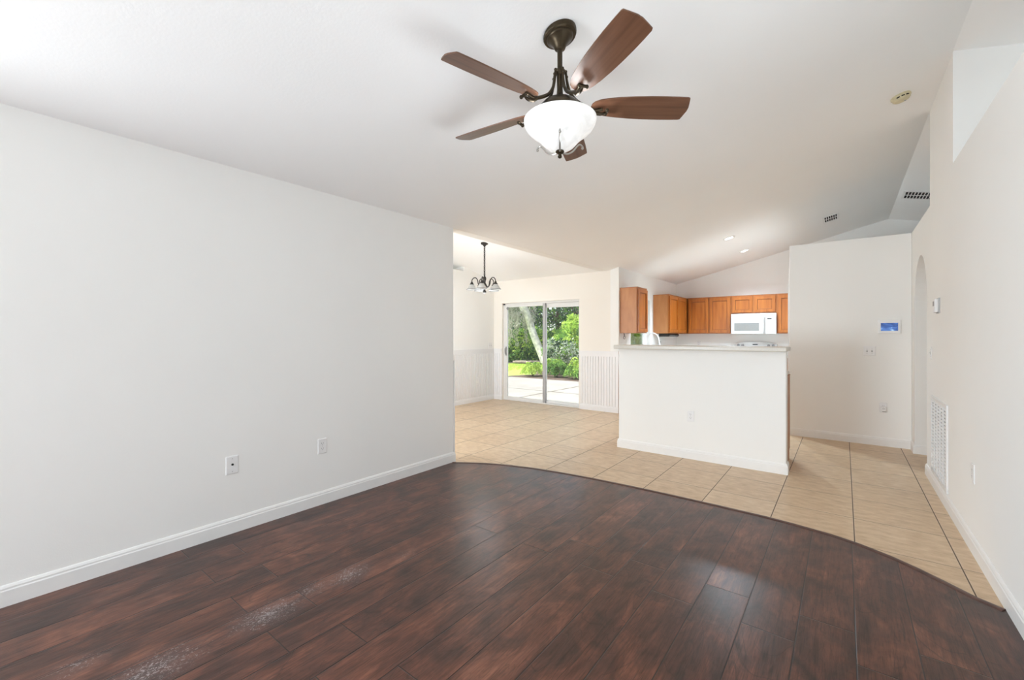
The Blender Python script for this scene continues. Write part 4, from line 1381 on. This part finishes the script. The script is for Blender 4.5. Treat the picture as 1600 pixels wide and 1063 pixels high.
tree((-16.2, 22.5, -0.14), [(1500, (1.6, 1.0, 1.5), (0, 0, 3.4)), (900, (1.5, 0.9, 1.0), (0.2, -0.1, 1.9))], 3.4, 'dusky green tree behind the hedge at the left of the leaning trunk', ['leaf_deep', 'leaf_mid', 'leaf_grey'], [4, 2, 1], 0.20)
tree((-16.1, 26.2, -0.14), [(2300, (2.0, 1.1, 2.0), (0, 0, 3.7)), (1000, (1.8, 1.0, 1.1), (0, -0.1, 2.0))], 3.7, 'blue green tree directly behind the middle of the leaning trunk', DM, [4, 3, 2], 0.22)
tree((-11.6, 21.6, -0.14), [(2600, (1.5, 0.9, 1.9), (0, 0, 3.2)), (900, (1.3, 0.8, 0.8), (0, -0.1, 1.6))], 3.4, 'dark dense tree behind the hedge seen through the right door panel', DM, [5, 3, 1], 0.19)
tree((-10.9, 25.3, -0.14), [(2600, (1.8, 1.1, 2.1), (0, 0, 3.4)), (1000, (1.5, 1.0, 1.0), (0.2, -0.1, 1.8))], 3.6, 'mid green tree behind the hedge at the right end of the glass door', ['leaf_dark', 'leaf_mid', 'leaf_lime'], [4, 3, 1], 0.22)
tree((-7.0, 22.0, -0.14), [(2200, (1.5, 1.0, 1.5), (0, 0, 2.6)), (900, (1.3, 0.9, 0.9), (0, -0.1, 1.4))], 2.8, 'leafy tree behind the hedge seen from the kitchen window', ['leaf_dark', 'leaf_mid', 'leaf_lime'], [2, 4, 3], 0.20)
tree((-22.8, 30.5, -0.14), [(3000, (2.9, 1.4, 2.7), (0, 0, 4.0)), (1100, (2.4, 1.2, 1.5), (0, -0.1, 1.9))], 4.2, 'farthest dark tree behind the hedge', ['leaf_deep', 'leaf_dark'], [2, 3], 0.28)
tree((-15.9, 31.0, -0.14), [(3400, (3.4, 1.4, 3.0), (0, 0, 4.1)), (1200, (3.0, 1.2, 1.5), (0, -0.1, 1.9))], 4.4, 'tall dark tree standing behind the blue green tree', ['leaf_deep', 'leaf_dark'], [2, 3], 0.28)
tree((-12.6, 35.0, -0.14), [(3600, (4.2, 1.4, 3.7), (0, 0, 4.8)), (1200, (3.9, 1.2, 1.7), (0, -0.1, 2.2))], 5.2, 'tall dark tree standing behind the mid green tree', DM, [3, 3, 1], 0.32)

# shrubs and ferns
def shrub(name, loc, blobs, label, mats, wts, size, cat='shrub', aspect=0.45, up=None, group=None):
    s = empty(name, (loc[0], loc[1], loc[2] + 0.021), label=label, cat=cat, group=group)
    mb = MB()
    for k in range(6):
        a = k * 1.05
        mb.tube([(0.04 * cos(a), 0.04 * sin(a), 0.003), (0.12 * cos(a), 0.12 * sin(a), 0.18), (0.22 * cos(a), 0.22 * sin(a), 0.40)], [0.018, 0.014, 0.008], 6)
    mb.build('stems', 'darkbark', s, smooth=True)
    pp = np.concatenate([blob(n, r, c) for n, r, c in blobs])
    leaf_mesh('foliage', pp[pp[:, 2] > 0.20], size, mats, wts, s, aspect=aspect, up=up)
    return s
shrub('variegated_shrub', (-9.35, 15.6, GZ), [(1500, (0.75, 0.5, 0.62), (0, 0, 0.62)), (700, (0.45, 0.4, 0.45), (-0.45, -0.1, 0.80))], 'broad grey green variegated shrub in front of the hedge', ['leaf_deep', 'leaf_grey', 'leaf_mid'], [3, 4, 1], 0.13)
shrub('variegated_shrub', (-7.75, 15.3, GZ), [(1300, (0.65, 0.5, 0.62), (0, 0, 0.65))], 'smaller grey green shrub right of the broad variegated shrub', ['leaf_deep', 'leaf_grey', 'leaf_mid'], [3, 3, 2], 0.13)
shrub('lime_shrub', (-10.0, 17.3, GZ), [(1400, (0.85, 0.5, 0.55), (0, 0, 1.10)), (1300, (0.6, 0.5, 0.6), (0.2, 0.3, 1.75))], 'tall yellow green shrub above the grey green shrubs', ['leaf_mid', 'leaf_lime'], [2, 4], 0.17)
shrub('lime_shrub', (-8.3, 17.3, GZ), [(1500, (0.75, 0.5, 0.8), (0, 0, 1.1))], 'yellow green shrub at the right edge of the glass door', ['leaf_mid', 'leaf_lime'], [3, 4], 0.17)
shrub('lime_shrub', (-6.9, 16.4, GZ), [(1700, (0.9, 0.5, 0.95), (0, 0, 1.0))], 'yellow green shrub seen through the kitchen window', ['leaf_mid', 'leaf_lime'], [1, 6], 0.17)
GF = 'ferns along the patio edge'
def fern(loc, r, n, label, mats, wts):
    f_ = empty('fern', loc, label=label, cat='fern', group=GF)
    pos, dirs = [], []
    fm = []
    for k in range(n):
        a = rng.uniform(0, 2 * pi)
        t_ = np.linspace(0.05, 1, 26)
        rr = r * rng.uniform(0.5, 1.05)
        hh = r * rng.uniform(0.9, 1.5)
        x = rr * t_ * cos(a)
        y = rr * t_ * sin(a)
        z = hh * (2.5 * t_ - 2.2 * t_ ** 2)
        for s_ in (-1, 1):
            off = 0.03 * s_
            fm.append(np.column_stack([x - off * 0.1 * sin(a), y + off * 0.1 * cos(a), z + rng.normal(size=26) * 0.004]))
            tz = hh * (2.5 - 4.4 * t_)
            dirs.append(np.column_stack([-s_ * sin(a) + 0.7 * cos(a) + 0 * t_, s_ * cos(a) + 0.7 * sin(a) + 0 * t_, 0.7 * tz / r]))
    leaf_mesh('fronds', np.concatenate(fm), 0.10, mats, wts, f_, aspect=0.28, dirs=np.concatenate(dirs))
    MB().lathe([(0.05, 0.002), (0.04, 0.05), (0.01, 0.10)], n=10).build('crown_base', 'darkbark', f_)
    return f_
fern((-8.55, 12.30, GZ + 0.022), 0.44, 40, 'bright yellow green fern at the patio edge near the door post', ['leaf_lime', 'leaf_mid'], [3, 1])
fern((-7.70, 12.45, GZ + 0.022), 0.44, 40, 'dark green fern in the middle of the patio edge planting', ['leaf_dark', 'leaf_mid'], [2, 2])
fern((-6.85, 12.35, GZ + 0.022), 0.42, 40, 'mid green fern at the right end of the patio edge planting', ['leaf_mid', 'leaf_lime'], [2, 1])
fern((-8.3, 13.35, GZ + 0.022), 0.52, 40, 'yellow green fern behind the fern near the door post', ['leaf_lime', 'leaf_mid'], [2, 2])
fern((-7.15, 13.45, GZ + 0.022), 0.60, 36, 'tallest lime green fern behind the patio edge planting', ['leaf_lime', 'leaf_mid'], [3, 1])
fern((-5.95, 12.6, GZ + 0.022), 0.46, 36, 'green fern on the patio edge seen toward the kitchen side', ['leaf_mid', 'leaf_dark'], [2, 1])
# weathered logs edging the bed below the hedge
for i, (x, y, a, l, lab) in enumerate(((-12.9, 17.6, 0.25, 1.0, 'weathered grey log lying at the foot of the hedge'),
                                       (-12.35, 17.95, -0.1, 0.9, 'weathered log beside the base of the leaning trunk'))):
    mb = MB()
    mb.tube(smoothpts([(-l / 2, 0, 0.07), (0, 0.04, 0.085), (l / 2, 0, 0.07)], 4), [0.075, 0.08, 0.085, 0.085, 0.085, 0.085, 0.08, 0.075, 0.07], 12)
    o = mb.build('garden_log', 'log', None, smooth=True)
    o.location = (x, y, GZ)
    o.rotation_euler = (0, 0, a)
    tag(o, lab, 'log', 'logs below the hedge')
